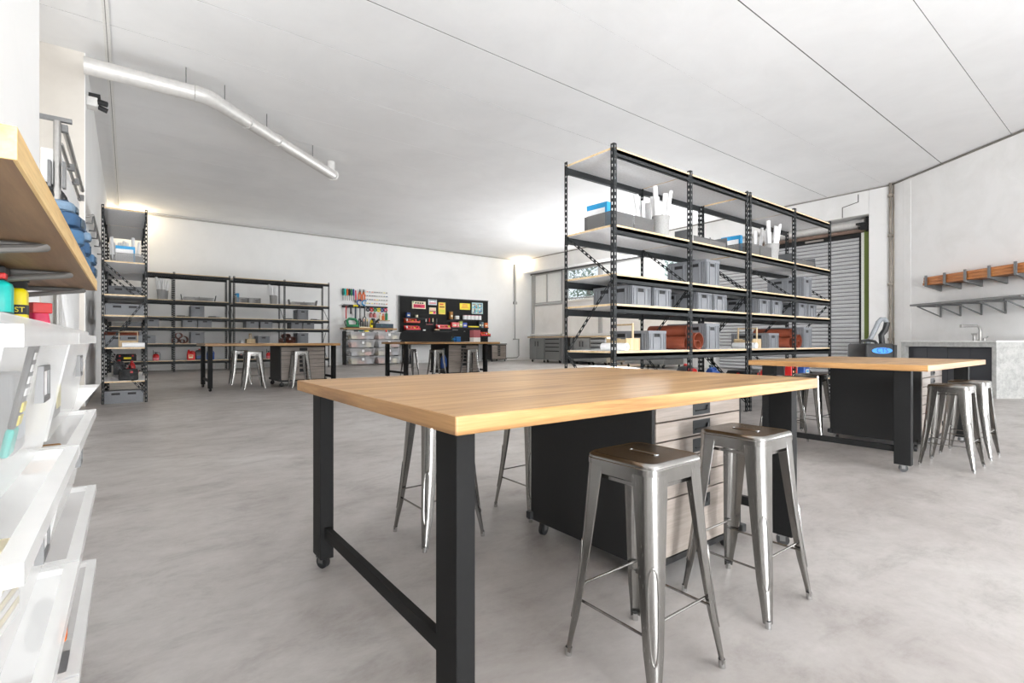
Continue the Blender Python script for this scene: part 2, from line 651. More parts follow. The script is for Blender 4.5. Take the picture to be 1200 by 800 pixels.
# trees outside the windows
leafm = simple('grey_green_leaf', rgb(104, 128, 112), 0.6, 0, 0.3, 3)
barkm = simple('bark', rgb(92, 84, 74), 0.9)


def tree(x, y, h, r, label, seed):
    rr = random.Random(seed)
    t = thing('tree', label, 'tree', (x, y, 0), 0)
    tr = MB()
    tr.tube([(0, 0, 0), (0.1, 0.05, h * .35), (0.0, -0.1, h * .75)], 0.14, 8)
    for k in range(5):
        a = rr.random() * 6.28
        tr.tube([(0, 0, h * (.35 + .06 * k)), (r * .6 * math.cos(a), r * .6 * math.sin(a), h * (.55 + .07 * k))], 0.04, 6)
    tr.build('trunk', barkm, t)
    lv = MB()
    for k in range(1500):
        a, u, q = rr.random() * 6.28, rr.random() * 2 - 1, rr.random() ** .4
        c = Vector((r * q * math.cos(a) * math.sqrt(1 - u * u), r * q * math.sin(a) * math.sqrt(1 - u * u), h * .68 + r * 1.25 * q * u))
        d1 = Vector((rr.random() - .5, rr.random() - .5, rr.random() - .5)).normalized() * 0.16
        d2 = Vector((rr.random() - .5, rr.random() - .5, rr.random() - .5)).normalized() * 0.07
        lv.add([c - d1, c + d2, c + d1, c - d2], [(0, 1, 2, 3)])
    tag(lv.build('foliage', leafm, t), kind='stuff')
    return t


tree(25.2, 19.4, 6.6, 2.5, 'tree outside the clear window beside the roller-door end of the frosted panes', 1)
tree(26.2, 25.2, 7.2, 2.6, 'tree outside, seen through the second window pane from the back corner', 2)
tree(25.4, 13.2, 6.8, 2.5, 'tree outside the clear window next to the white wall pier', 3)

# roller door
XD = 20.32
door = tag(thing('door_1', None, None, (0, 0, 0)), kind='structure')
SLP = 0.138
ns = int(4.86 / SLP)
sm_ = MB()
ring = [(0.0, 0.0), (-0.022, 0.020), (-0.030, 0.052), (-0.026, 0.09), (-0.006, 0.116), (0.0, 0.122), (0.02, 0.122), (0.02, 0.0)]
sm_.loft([[(x, 6.46, z) for x, z in ring], [(x, 11.7, z) for x, z in ring]], 0, False)
slat_me = sm_.mesh('slat', M_SLAT)
for i in range(ns):
    link('slat', slat_me, door, (XD, 0, 0.03 + i * SLP))
gb = MB()
for i in range(ns):
    gb.box((XD + 0.012, 6.46, 0.03 + i * SLP + 0.1), (XD + 0.03, 11.7, 0.03 + i * SLP + 0.16))
gb.build('hinge_strip', simple('dark_hinge', rgb(52, 52, 54), 0.6), door)
MB().box((XD - 0.06, 6.40, 0), (XD + 0.06, 6.47, 4.95)).build('guide_rail', M_BODY, door)
MB().box((XD - 0.10, 6.29, 0), (XD + 0.02, 6.395, 4.95)).build('guide_trim', M_TRIM, door)
MB().box((XD - 0.16, 6.13, 0), (XD + 0.02, 6.285, 5.0)).build('guide_edge', M_OLIVE, door)
hb = MB()
hb.box((XD - 0.04, 6.25, 4.80), (XD + 0.12, 11.75, 4.98))
hb.build('head_box', M_BODY, door)
hb = MB()
hb.box((XD - 0.17, 6.3, 4.97), (XD + 0.1, 11.75, 5.08))
hb.build('rusty_rail', simple('rust_brown_steel', rgb(112, 92, 80), 0.8, 0, .2, 5), door)
hb = MB()
hb.cyl((XD + 0.02, 6.3, 5.27), (XD + 0.02, 11.75, 5.27), 0.15, None, 20)
hb.build('roller_drum', M_DUCT, door)
hb = MB()
for y in (7.6, 9.4):
    hb.box((XD - 0.08, y, 4.86), (XD - 0.04, y + 0.62, 4.93))
hb.build('cover_plate', simple('worn_plate', rgb(150, 144, 138), 0.6), door)
hb = MB()
hb.box((XD - 0.26, 6.1, 4.95), (XD - 0.05, 6.22, 5.45)).box((XD - 0.34, 6.15, 5.0), (XD - 0.2, 6.35, 5.18))
hb.box((XD - 0.30, 6.2, 5.2), (XD - 0.05, 6.5, 5.27)).cyl((XD - 0.28, 6.15, 5.08), (XD - 0.28, 6.42, 5.08), 0.05, None, 10)
hb.build('motor_bracket', M_BODY, door, 0.008)

# diagonal wall with the kitchen: starts at the right column, runs toward the viewer
KA = math.atan2(-0.793, -0.609)
KO = Vector((XR - 0.02, 5.40, 0))
K = thing('kitchen_origin_probe', None, None, KO, KA)      # frame of the wall, only used to compute points
KM = Matrix.Translation(KO) @ Matrix.Rotation(KA, 4, 'Z')
bpy.data.objects.remove(K)
kw = MB()
kw.box((-0.15, 0, 0), (8.6, 0.4, ZC))
kwall = struct(kw.build('wall_diagonal', M_CONC, None, 0, 2, KO, (0, 0, KA)))
# pipes in the corner between column and diagonal wall
b = MB()
b.tube([(XR - 0.10, 5.44, 0), (XR - 0.10, 5.44, ZC)], 0.045, 8)
b.tube([(XR - 0.05, 5.36, 0), (XR - 0.05, 5.36, ZC)], 0.03, 8)
for z in (1.2, 3.0, 4.6, 5.9):
    b.box((XR - 0.16, 5.37, z), (XR - 0.02, 5.5, z + 0.08))
struct(b.build('trim_7', simple('dirty_downpipe', rgb(150, 142, 132), 0.7, 0, 0.2, 3)))
b = MB()
b.box((0.45, -0.012, 0), (0.75, 0.02, ZC))
struct(b.build('trim_8', M_CONC, None, 0.01, 2, KO, (0, 0, KA)))
# strip coloured dark in place of a shadow gap where diagonal wall meets ceiling
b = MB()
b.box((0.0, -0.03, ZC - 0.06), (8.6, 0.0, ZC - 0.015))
struct(b.build('trim_9', simple('gap_shade_colour', rgb(120, 116, 110), 0.9), None, 0, 2, KO, (0, 0, KA)))
b = MB()
b.box((XR - 0.02, YC0, ZC - 0.06), (XR, YB, ZC - 0.02))
struct(b.build('trim_10', simple('gap_shade_colour2', rgb(140, 137, 132), 0.9)))  # strip along the right wall top, gap shade put into its colour

# conduit from the corner lamp down the back wall
b = MB()
b.tube([(19.24, YB - .05, 6.0), (19.24, YB - .05, 3.55)], 0.075, 8)
b.tube([(19.24, YB - .05, 3.6), (19.24, YB - .05, 1.32)], 0.03, 8)
b.tube([(19.1, YB - .05, 1.32), (19.55, YB - .05, 1.32), (19.55, YB - .05, 0.28), (19.4, YB - .06, 0.16), (17.9, YB - .06, 0.15)], 0.035, 8)
b.box((19.13, YB - .12, 3.5), (19.36, YB, 3.66))
struct(b.build('trim_11', simple('grey_pipe', rgb(168, 168, 166), 0.5)))

# small corner lamp with its warm glow, and the same lamp above the left rack
def wall_lamp(x, y, z, power, label):
    t = thing('globe_lamp', label, 'lamp', (x, y, z))
    k = MATS.get('lamp_glow')
    if k is None:
        kk = NT('lamp_glow')
        kk.p.inputs['Emission Color'].default_value = (1, 0.86, 0.62, 1)
        kk.p.inputs['Emission Strength'].default_value = 14
        MATS['lamp_glow'] = k = kk.m
    MB().lathe([(0.0, -0.13), (0.09, -0.10), (0.13, 0.0), (0.09, 0.10), (0.0, 0.13)], (0, 0, 0), 14).build('globe', k, t)
    MB().box((-0.07, 0.10, -0.07), (0.07, 0.2, 0.07)).build('wall_mount', M_TRIM, t, .01)
    d = bpy.data.lights.new('lamp_light', 'POINT')
    d.energy = power
    d.color = (1, 0.80, 0.52)
    d.shadow_soft_size = 0.14
    o = bpy.data.objects.new('lamp_light', d)
    COL.objects.link(o)
    o.location = (x, y - 0.22, z + 0.02)


wall_lamp(19.5, 24.58, 6.10, 45, 'small glowing globe lamp high in the far corner above the conduit')
wall_lamp(0.25, 24.58, 5.95, 40, 'globe lamp on the back wall hidden behind the top of the left rack')

# handrail and posts of the stair recess on the left
t = thing('stair_balustrade', 'stainless balustrade with post, top bar and clamped rails by the left recess', 'balustrade', (-0.62, 7.8, 0))
b = MB(); b.tube([(-0.03, 0, 0), (-0.03, 0, 3.72)], 0.036, 10); b.build('post', M_STEELROD, t)
b = MB(); b.box((-1.3, -0.03, 3.72), (0.10, 0.03, 3.765)); b.build('top_bar', M_SHELFG, t)
for x in (-.11, .015):
    MB().box((x, -0.05, 2.95), (x + .03, 0.05, 3.25)).build('clamp_plate', M_SHELFG, t)
b = MB(); b.tube([(0.03, 0.05, 3.66), (0.03, 2.9, 3.62)], 0.03, 8); b.build('rail', M_STEELROD, t)
b = MB(); b.tube([(0.0, 0.05, 3.48), (0.0, 2.9, 3.46)], 0.02, 8); b.build('rail', M_STEELROD, t)
for y, z in ((0.05, 3.66), (1.0, 3.47), (1.75, 3.47), (2.75, 3.47)):
    MB().box((-0.02, y - 0.04, z - 0.04), (0.06, y + 0.04, z + 0.04)).build('clamp', M_SHELFG, t)
for z in (1.0, 1.9, 2.48):
    MB().box((-0.08, -0.06, z - 0.03), (0.03, 0.06, z + 0.03)).build('clamp', M_SHELFG, t)
b = MB(); b.tube([(.21 * math.cos(a), 0, .21 * math.sin(a)) for a in [k * PI / 16 for k in range(32)]], .045, 10, 0, True)
b.tube([(.16 * math.cos(a), -.03, .16 * math.sin(a)) for a in [k * PI / 16 for k in range(32)]], .03, 8, 0, True)
b.bar((0, .02, .12), (0, .07, .12), .05, .03)
tag(b.build('hose_coil', M_RUBBER, None, 0, 2, (-.80, 7.83, 2.76)), 'black hose coil hung at the end of the white stair parapet', 'hose')
t = thing('stair_handrail', 'thin steel handrail on brackets along the white wall beside the left rack', 'handrail', (XL + 0.012, 11.85, 0))
b = MB(); b.tube([(-0.0, 0.0, 3.42), (0.10, 0.02, 3.47), (0.10, 6.6, 3.40)], 0.022, 8); b.build('rail', M_STEELROD, t)
for y in (0.1, 0.9, 1.8, 2.9, 4.2):
    MB().tube([(0, y, 3.33), (0.09, y, 3.33), (0.10, y, 3.44)], 0.018, 6).build('bracket', M_SHELFG, t)

# round duct on threaded rods
t = thing('ventilation_duct', 'white round ventilation duct hung below the ceiling with one bend', 'duct', (-0.60, 11.25, 5.9))
R = 0.145
p0, pb, p2 = Vector((0, 0, 0)), Vector((1.82, 0, 0)), Vector((5.22, 3.13, 0))
d1 = (pb - p0).normalized(); d2 = (p2 - pb).normalized()
b = MB(); b.tube([p0, p0 + d1 * 0.9, pb - d1 * .22], R, 24); b.build('straight_duct', M_DUCT, t)
arc = [pb - d1 * .22, pb - d1 * .1 + d2 * .01, pb + (d2 - d1) * .04, pb + d2 * .1 - d1 * .01, pb + d2 * .22]
b = MB(); b.tube(arc, R + 0.004, 24); b.build('elbow', M_DUCT, t)
b = MB(); b.tube([pb + d2 * .22, pb + d2 * 2, p2], R - 0.01, 24); b.build('straight_duct', M_DUCT, t)
b = MB(); b.tube([p2 - d2 * .02, p2 + d2 * .05], R + .01, 24); b.tube([p2 - d2 * 0.1, p2 - d2 * 0.1 + Vector((0, 0, .34))], 0.10, 14); b.build('end_cap', M_TRIM, t)
rd = []
for q in (pb - d1 * .35, pb + d2 * .45, pb + d2 * 1.75, pb + d2 * 3.6):
    MB().tube([q + Vector((0, 0, R - .01)), q + Vector((0, 0, ZC - 5.9))], 0.009, 6).build('hanger_rod', M_SHELFG, t)
for q, dd in ((p0 + d1 * 1.3, d1), (p0 + d1 * 1.62, d1), (pb + d2 * 1.1, d2), (pb + d2 * 2.1, d2)):
    MB().tube([q, q + dd * 0.035], R + 0.008, 24).build('collar', M_DUCT, t)
# emergency light below duct
t = thing('sensor_box', 'small black and white sensor box under the duct on the left wall', 'sensor', (XL + 0.012, 12.05, 5.55))
MB().box((0, 0, -.02), (0.16, 0.26, 0.18)).build('housing', M_TRIM, t, .01)
b = MB(); b.box((0.03, -.03, .14), (.2, .2, .2)); b.cyl((.16, .05, .09), (.30, .02, .06), .05, None, 10); b.cyl((.16, .18, .04), (.3, .2, .0), .045, None, 10); b.build('lamp_head', M_RUBBER, t)
# ================================================================== FURNITURE: stools
def make_stool():
    t = thing('bar_stool', 'x', 'stool')
    H, S, F = 0.765, 0.152, 0.205      # seat height, half seat, half foot spread
    # seat pan: rounded square with rolled edge, handle slot
    pan = MB()
    rings = []
    for s, z, r in ((S + .003, H - .040, .045), (S + .003, H - .020, .045), (S + .001, H - .018, .045), (S + .001, H - .010, .044), (S - .004, H - .003, .042), (S - .012, H, .038)):
        rings.append([(x, y, z) for x, y in rrect(2 * s, 2 * s, r, 5)])
    pan.loft(rings, 0, True, False, False)
    inner = []
    for s, z, r in ((S - .012, H, .038), (S - .022, H - .001, .03)):
        inner.append([(x, y, z) for x, y in rrect(2 * s, 2 * s, r, 5)])
    pan.loft(inner, 0, True, False, False)
    # top sheet around slot
    out = rrect(2 * (S - .022), 2 * (S - .022), .03, 5)
    slot = rrect(.020, .124, .0098, 5)
    n = len(out)
    ang = lambda p: math.atan2(p[1], p[0])
    mid = [(o[0] * .42, o[1] * .6) for o in out]
    pan.loft([[(x, y, H - .001) for x, y in out], [(x, y, H - .0012) for x, y in mid], [(x, y, H - .0014) for x, y in slot], [(x, y, H - .008) for x, y in slot]], 0, True, False, False)
    # underside sheet
    pan.loft([[(x, y, H - .006) for x, y in out], [(x, y, H - .0065) for x, y in slot]], 0, True, False, False)
    seat = pan.build('seat', M_STEEL, t)
    MB().tube([(x, y, H - .0002) for x, y in slot], .0022, 6, 0, True).build('slot_lip', M_CHROME, seat)
    # skirt below the rim
    sk = MB()
    rr_ = []
    for s, z in ((S - .001, H - .040), (S - .001, H - .068), (S - .006, H - .068), (S - .006, H - .04)):
        rr_.append([(x, y, z) for x, y in rrect(2 * s, 2 * s, .042, 5)])
    sk.loft(rr_ + [rr_[0]], 0, True, False, False)
    sk.build('skirt', M_STEEL, t)
    # legs: tapered folded sheet with an oval pressed into the corner
    lg = MB()
    NR, NA = 48, 11
    zt = H - .038

    def section(u):
        z = zt * (1 - u) + 0.018 * u
        bow = 0.010 * math.sin(PI * min(1, u * 1.02))
        c = (S - .001) * (1 - u) + F * u - bow * 0.4
        w = .083 * (1 - u) + .036 * u
        if u > .78:
            w -= (.036 + .083 * (1 - u) - .020) * 0.55 * ((u - .78) / .22) ** 1.2
        return z, c, w, min(.040, w * .62)

    outer = []
    for i in range(NR + 1):
        u = i / NR                       # 0 top, 1 foot
        z, c, w, r = section(u)
        prof = [(-w, 0)]
        for j in range(NA):
            a = PI / 2 * j / (NA - 1)
            prof.append((-r + r * math.sin(a), -r + r * math.cos(a)))
        prof.append((0, -w))
        ro = [(c + x, c + y, z) for x, y in prof]
        ri = [(c + x - .0022, c + y - .0022, z) for x, y in prof]
        outer.append(ro + list(reversed(ri)))
    lg.loft(outer, 0, True, True, True)
    # long oval bead pressed out along the rounded corner, with a flat panel inside it
    bead = []
    for q in range(36):
        b_ = 2 * PI * q / 36
        sq = math.copysign(abs(math.sin(b_)) ** .8, math.sin(b_))
        u = .615 - .205 * math.copysign(abs(math.cos(b_)) ** .75, math.cos(b_))
        z, c, w, r = section(u)
        a = PI / 4 + .50 * sq
        bead.append((c - r + (r + .0006) * math.sin(a), c - r + (r + .0006) * math.cos(a), z))
    lg.tube(bead, .0032, 6, 0, True)
    leg_me = lg.mesh('leg', M_STEEL)
    cap = MB()
    for k in range(1):
        cx = F - .011
        cap.cyl((cx, cx, 0.0), (cx - .001, cx - .001, .030), .0125, .0125, 12)
        cap.cyl((cx - .001, cx - .001, .030), (cx - .001, cx - .001, .034), .0100, .0100, 12, 1)
    cap_me = cap.mesh('foot_cap', [M_CHROME, M_RUBBER])
    for q in range(4):
        l = link('leg', leg_me, t, (0, 0, 0), (0, 0, q * PI / 2))
        link('foot_cap', cap_me, l)
    # foot rails: two heights, and braces below the seat
    def at(z):
        u = (zt - z) / (zt - .018)
        return (S - .001) * (1 - u) + F * u - .018
    for z, ax in ((.262, 0), (.215, 1)):
        c = at(z)
        for s in (-1, 1):
            m = MB()
            p, q = ((-c, s * c, z), (c, s * c, z)) if ax == 0 else ((s * c, -c, z), (s * c, c, z))
            m.tube([p, q], .0048, 8)
            m.build('foot_rail', M_STEEL, t)
    z = H - .085
    c = at(z) - .01
    for s in (-1, 1):
        m = MB(); m.bar((-c, s * c, z), (c, s * c, z), .004, .012); m.build('brace', M_STEEL, t)
        m = MB(); m.bar((s * c, -c, z), (s * c, c, z), .004, .012); m.build('brace', M_STEEL, t)
    return t


stool0 = make_stool()
STOOLS = [
    (1.500, 1.160, 0.0, 1, 'gunmetal bar stool at near table, the closer of its two front stools'),
    (2.265, 1.175, 0.0, 1, 'gunmetal bar stool before the drawer front of the near table'),
    (1.500, 2.690, 0.0, 1, 'bar stool behind the black front leg of the near table'),
    (2.262, 2.690, 0.0, 1, 'bar stool behind the near table, mostly hidden by its black cabinet'),
    (6.155, 1.215, 0.0, 1, 'bar stool at the right-hand table, closest of those before its drawers'),
    (6.925, 1.225, 0.0, 1, 'bar stool at the right-hand table, the one nearer the sink'),
    (6.815, 2.700, 0.0, 1, 'bar stool on the rack side of the right-hand table beside its dark cabinet'),
    (6.10, 2.720, 0.0, 1, 'bar stool on the rack side of the right-hand table, behind the near table corner'),
]
for i, (x, y, rz, s, lab) in enumerate(STOOLS):
    if i == 0:
        stool0.location = (x, y, 0)
        stool0['label'] = lab
    else:
        dup(stool0, (x, y, 0), rz, lab)
FAR_STOOLS = [
    (2.46, 13.72, 1.22, 'bright stool at the far left table, left of its cabinet, in front'),
    (2.42, 15.30, 1.22, 'darker stool behind the far left table, left of its cabinet'),
    (3.50, 13.50, 1.22, 'bright stool in front of the drawers of the far left table'),
    (7.64, 13.80, 1.2, 'stool in front of the dark cabinet side at the table below the tool board'),
    (7.45, 15.30, 1.2, 'stool behind the table below the tool board, by its left legs'),
    (8.74, 13.62, 1.2, 'stool in front of the drawers at the table below the tool board'),
]
for x, y, s, lab in FAR_STOOLS:
    dup(stool0, (x, y, 0), 0, lab, None, s)

# ================================================================== tables
def caster_mesh(r=.032, brake=False, hgt=.065):
    m = MB()
    w = .013
    m.cyl((-w, 0, r), (w, 0, r), r, None, 20)
    m.cyl((-w - .004, 0, r), (w + .004, 0, r), r * .45, None, 12)
    # fork and top plate
    m.box((-w - .007, -.012, r - .006), (-w - .003, .016, hgt - .004), 1)
    m.box((w + .003, -.012, r - .006), (w + .007, .016, hgt - .004), 1)
    m.box((-.024, -.022, hgt - .008), (.024, .026, hgt), 1)
    return m


def make_table(label, loc, L, D, H, leg_x, leg_y, ix, iy, top_t, sc=1.0, caster=True, xr=None):
    """top from (0,0) to (L,D); legs inset ix, iy; a low stretcher joins each end pair"""
    t = thing('workbench_table', label, 'table', loc)
    MB().box((0, 0, H - top_t), (L, D, H)).build('tabletop', M_OAK, t, .004, 2)
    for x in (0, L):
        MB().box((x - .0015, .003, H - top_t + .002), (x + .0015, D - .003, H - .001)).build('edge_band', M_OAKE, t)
    zb = .065 * sc
    cm = caster_mesh(.034 * sc, False, zb).mesh('caster', [M_RUBBER, M_ZINC]) if caster else None
    xr = ix if xr is None else xr
    for x in (ix, L - xr - leg_x):
        for y in (iy, D - iy - leg_y):
            l = MB().box((x, y, zb), (x + leg_x, y + leg_y, H - top_t)).build('leg', M_BLACK, t, .002, 1)
            if cm:
                link('caster', cm, l, (x + leg_x / 2, y + leg_y / 2, 0), (0, 0, .5))
        zs = .2 * sc
        MB().box((x + leg_x * .3, iy + leg_y, zs - .027 * sc), (x + leg_x * .75, D - iy - leg_y, zs + .027 * sc)).build('stretcher', M_BLACK, t, .001, 1)
    return t


make_table('large oak-topped workbench on black legs and casters, closest to the viewer', (.714, 1.18, 0), 2.362, 1.623, .964, .066, .126, .055, .09, .054)
make_table('oak-topped workbench in front of the roller door and sink', (5.45, 1.23, 0), 2.29, 1.57, .964, .066, .126, .045, .13, .054)
make_table('oak-topped workbench in front of the back-wall racks', (1.40, 13.36, 0), 3.09, 1.80, 1.125, .09, .15, .075, .12, .062, 1.17)
make_table('oak-topped workbench in front of the black tool board', (6.43, 13.5, 0), 3.43, 1.72, 1.155, .09, .15, .07, .12, .062, 1.17, True, .42)


def make_cabinet(label, loc, W, D, H, zb, sc=1.0):
    """drawer cabinet, drawers on the -y side"""
    t = thing('drawer_cabinet', label, 'cabinet', loc)
    th = .022 * sc
    b = MB()
    b.box((0, 0, zb), (th, D, H)).box((W - th, 0, zb), (W, D, H)).box((th, D - th, zb), (W - th, D, H))
    b.box((th, .0, H - th), (W - th, D - th, H)).box((th, 0, zb), (W - th, D - th, zb + .03 * sc))
    b.build('body', M_BODY, t, .002, 1)
    z1 = H - .03 * sc
    z0 = zb + .035 * sc
    tot = z1 - z0
    hs = [.125, .125, .125, .125, .125, .375]
    z = z1
    for k, h in enumerate(hs):
        hh = h * tot
        d = MB().box((th + .003, -.004, z - hh + .004), (W - th - .003, .018, z - .002)).build('drawer', M_TAUPE, t, .002, 1)
        zc = z - min(hh / 2, .06 * sc)
        cup = MB()
        hw, hh2 = .078 * sc, min(hh * .36, .034 * sc)
        cup.box((W / 2 - hw, -.0055, zc - hh2), (W / 2 + hw, -.0035, zc + hh2))
        cup.build('handle_plate', M_RACK, d)
        hd = MB()
        hd.tube([(W / 2 - hw * .7, -.006, zc - hh2 * .35), (W / 2 + hw * .45, -.010, zc - hh2 * .35), (W / 2 + hw * .6, -.012, zc)], .004 * sc, 6)
        hd.lathe([(0, 0), (.012 * sc, 0), (.012 * sc, .006), (.006 * sc, .008), (0, .008)], (0, 0, 0), 12, 0, Matrix.Translation((W / 2 + hw * .68, -.006, zc)) @ Matrix.Rotation(PI / 2, 4, 'X'))
        hd.build('handle', M_RUBBER, d)
        z -= hh
    cm = caster_mesh(zb * .42, False, zb).mesh('caster', [M_RUBBER, M_ZINC])
    for x in (.05, W - .05):
        for y in (.06, D - .06):
            link('caster', cm, t, (x, y, 0), (0, 0, PI / 2 + (.3 if x < .2 else -.2)))
    for x in (0, W):
        for y in (0, D):
            s = .022 * sc
            MB().box((x - s, y - s, zb + .005), (x + s, y + s, zb + .05 * sc)).build('corner_bumper', M_RUBBER, t, .006)
    return t


make_cabinet('black drawer cabinet with taupe fronts under the near workbench', (1.95, 1.46, 0), .81, .89, .905, .088)
make_cabinet('black drawer cabinet under the workbench by the roller door', (6.605, 1.547, 0), .81, .86, .905, .088)
make_cabinet('black drawer cabinet under the far left workbench', (3.09, 13.78, 0), 1.14, 1.15, 1.06, .13, 1.25)
make_cabinet('black drawer cabinet under the workbench before the tool board', (8.10, 13.90, 0), 1.17, 1.15, 1.09, .13, 1.25)
# ================================================================== storage racks
RL, RD, RH = 3.36, 0.90, 3.68
LV = [3.64, 2.66, 2.04, 1.655, 1.05, 0.42]      # tops of the boards


def post_mesh(sx, sy):
    """perforated angle post; outer corner at the origin, flanges along sx and sy"""
    m = MB()
    w, t = .056, .004
    n = 46
    p = RH / n
    for ax in (0, 1):
        def bx(a0, a1, z0, z1):
            if ax == 0:
                m.box((sx * a0, 0, z0), (sx * a1, sy * t, z1))
            else:
                m.box((0, sy * a0, z0), (sx * t, sy * a1, z1))
        bx(0, .019, 0, RH)
        bx(.038, w, 0, RH)
        for k in range(n + 1):
            z = k * p
            bx(.019, .038, max(0, z - p * .27), min(RH, z + p * .27))
    m.box((-.0 * sx, -.0 * sy, 0), (sx * w, sy * w, .008))
    return m.mesh('post', M_RACK)


PM = {(a, c): post_mesh(a, c) for a in (-1, 1) for c in (-1, 1)}


def make_rack():
    t = thing('storage_rack', 'x', 'rack')
    for x, s in ((0, 1), (RL / 2 - .003, 1), (RL / 2 - .058, 1), (RL, -1)):
        if abs(x - (RL / 2 - .058)) < 1e-6:
            continue
        link('post', PM[(s, 1)], t, (x, 0, 0))
        link('post', PM[(s, -1)], t, (x, RD, 0))
    brd = MB()
    brd.box((.012, .012, -.028), (RL / 2 - .006, RD - .012, -.003), 1)
    # melamine faces a hair proud of the raw board edge
    brd.box((.016, .016, -.0295), (RL / 2 - .010, RD - .016, -.0015), 0)
    bm_ = brd.mesh('shelf_board', [M_MELA, M_PLY])
    be = MB()
    be.box((.03, .004, -.125), (RL / 2 - .03, .024, -.032))
    be.box((.03, .004, -.125), (RL / 2 - .03, .050, -.118))
    be.box((.03, .004, -.075), (RL / 2 - .03, .016, -.030))
    be.box((.0, .002, -.14), (.05, .028, -.03)).box((RL / 2 - .05, .002, -.14), (RL / 2, .028, -.03))
    be_f = be.mesh('beam', M_RACK)
    bb = MB()
    bb.box((.03, RD - .024, -.125), (RL / 2 - .03, RD - .004, -.032))
    bb.box((.03, RD - .050, -.125), (RL / 2 - .03, RD - .004, -.118))
    bb.box((.0, RD - .028, -.14), (.05, RD - .002, -.03)).box((RL / 2 - .05, RD - .028, -.14), (RL / 2, RD - .002, -.03))
    be_b = bb.mesh('beam', M_RACK)
    for z in LV:
        for k in (0, 1):
            x = k * RL / 2
            link('shelf_board', bm_, t, (x, 0, z))
            link('beam', be_f, t, (x, 0, z))
            link('beam', be_b, t, (x, 0, z))
    # diagonal lacing of each end frame, punched like the posts
    zig = [(.14, RD - .05, .06), (.42, RD - .05, 1.15)]
    pts = [((RD - .03), .30), (.03, .30)]
    lac = [((.04, .16), (RD - .04, .98)), ((RD - .04, 1.02), (.04, 1.95)), ((.04, 2.0), (RD - .04, 2.62))]
    bms = []
    for (y0, z0), (y1, z1) in lac:
        b = MB()
        d = Vector((0, y1 - y0, z1 - z0)); L = d.length; d.normalize()
        n = max(3, int(L / .09))
        up = Vector((1, 0, 0)).cross(d)
        def seg(a0, a1, o0, o1):
            c = Vector((0, y0, z0))
            b.bar(c + d * a0 + up * ((o0 + o1) / 2), c + d * a1 + up * ((o0 + o1) / 2), abs(o1 - o0), .004, (1, 0, 0))
        seg(0, L, -.020, -.009); seg(0, L, .009, .020)
        for k in range(n + 1):
            a = L * k / n
            seg(max(0, a - .024), min(L, a + .024), -.010, .010)
        bms.append(b.mesh('brace', M_RACK))
    for x in (.014, RL / 2 + .014, RL - .018):
        for me in bms:
            link('brace', me, t, (x, 0, 0))
    return t


rack0 = make_rack()
# name, origin, rotation, scale of the rack, scale of the goods, words for the labels
UNITS = [
    ('near middle rack', (4.86, 4.22, 0), 0.0, (1, 1, 1), 1.0, 'near half of the middle rack'),
    ('far middle rack', (8.28, 4.22, 0), 0.0, (1, 1, 1), 1.0, 'door-side half of the middle rack'),
    ('left back rack', (-.56, 23.2, 0), 0.0, (1.155, 1.1, 1.045), 1.12, 'left rack on the back wall'),
    ('right back rack', (3.42, 23.2, 0), 0.0, (1.155, 1.1, 1.045), 1.12, 'right rack on the back wall'),
    ('side rack', (.30, 11.97, 0), PI / 2, (1.0, .77, 1.01), .86, 'side rack along the left wall'),
]
RL_LAB = ['tall charcoal storage rack, near half of the pair in the middle of the room',
          'tall charcoal storage rack, half of the middle pair closer to the roller door',
          'charcoal storage rack on the back wall, left of the pair',
          'charcoal storage rack on the back wall, right of the pair',
          'charcoal storage rack end-on against the left wall beside the handrail']
for i, (nm, loc, rz, sc, gs, words_) in enumerate(UNITS):
    if i == 0:
        rack0.location = loc
        rack0['label'] = RL_LAB[0]
    else:
        dup(rack0, loc, rz, RL_LAB[i], None, sc)


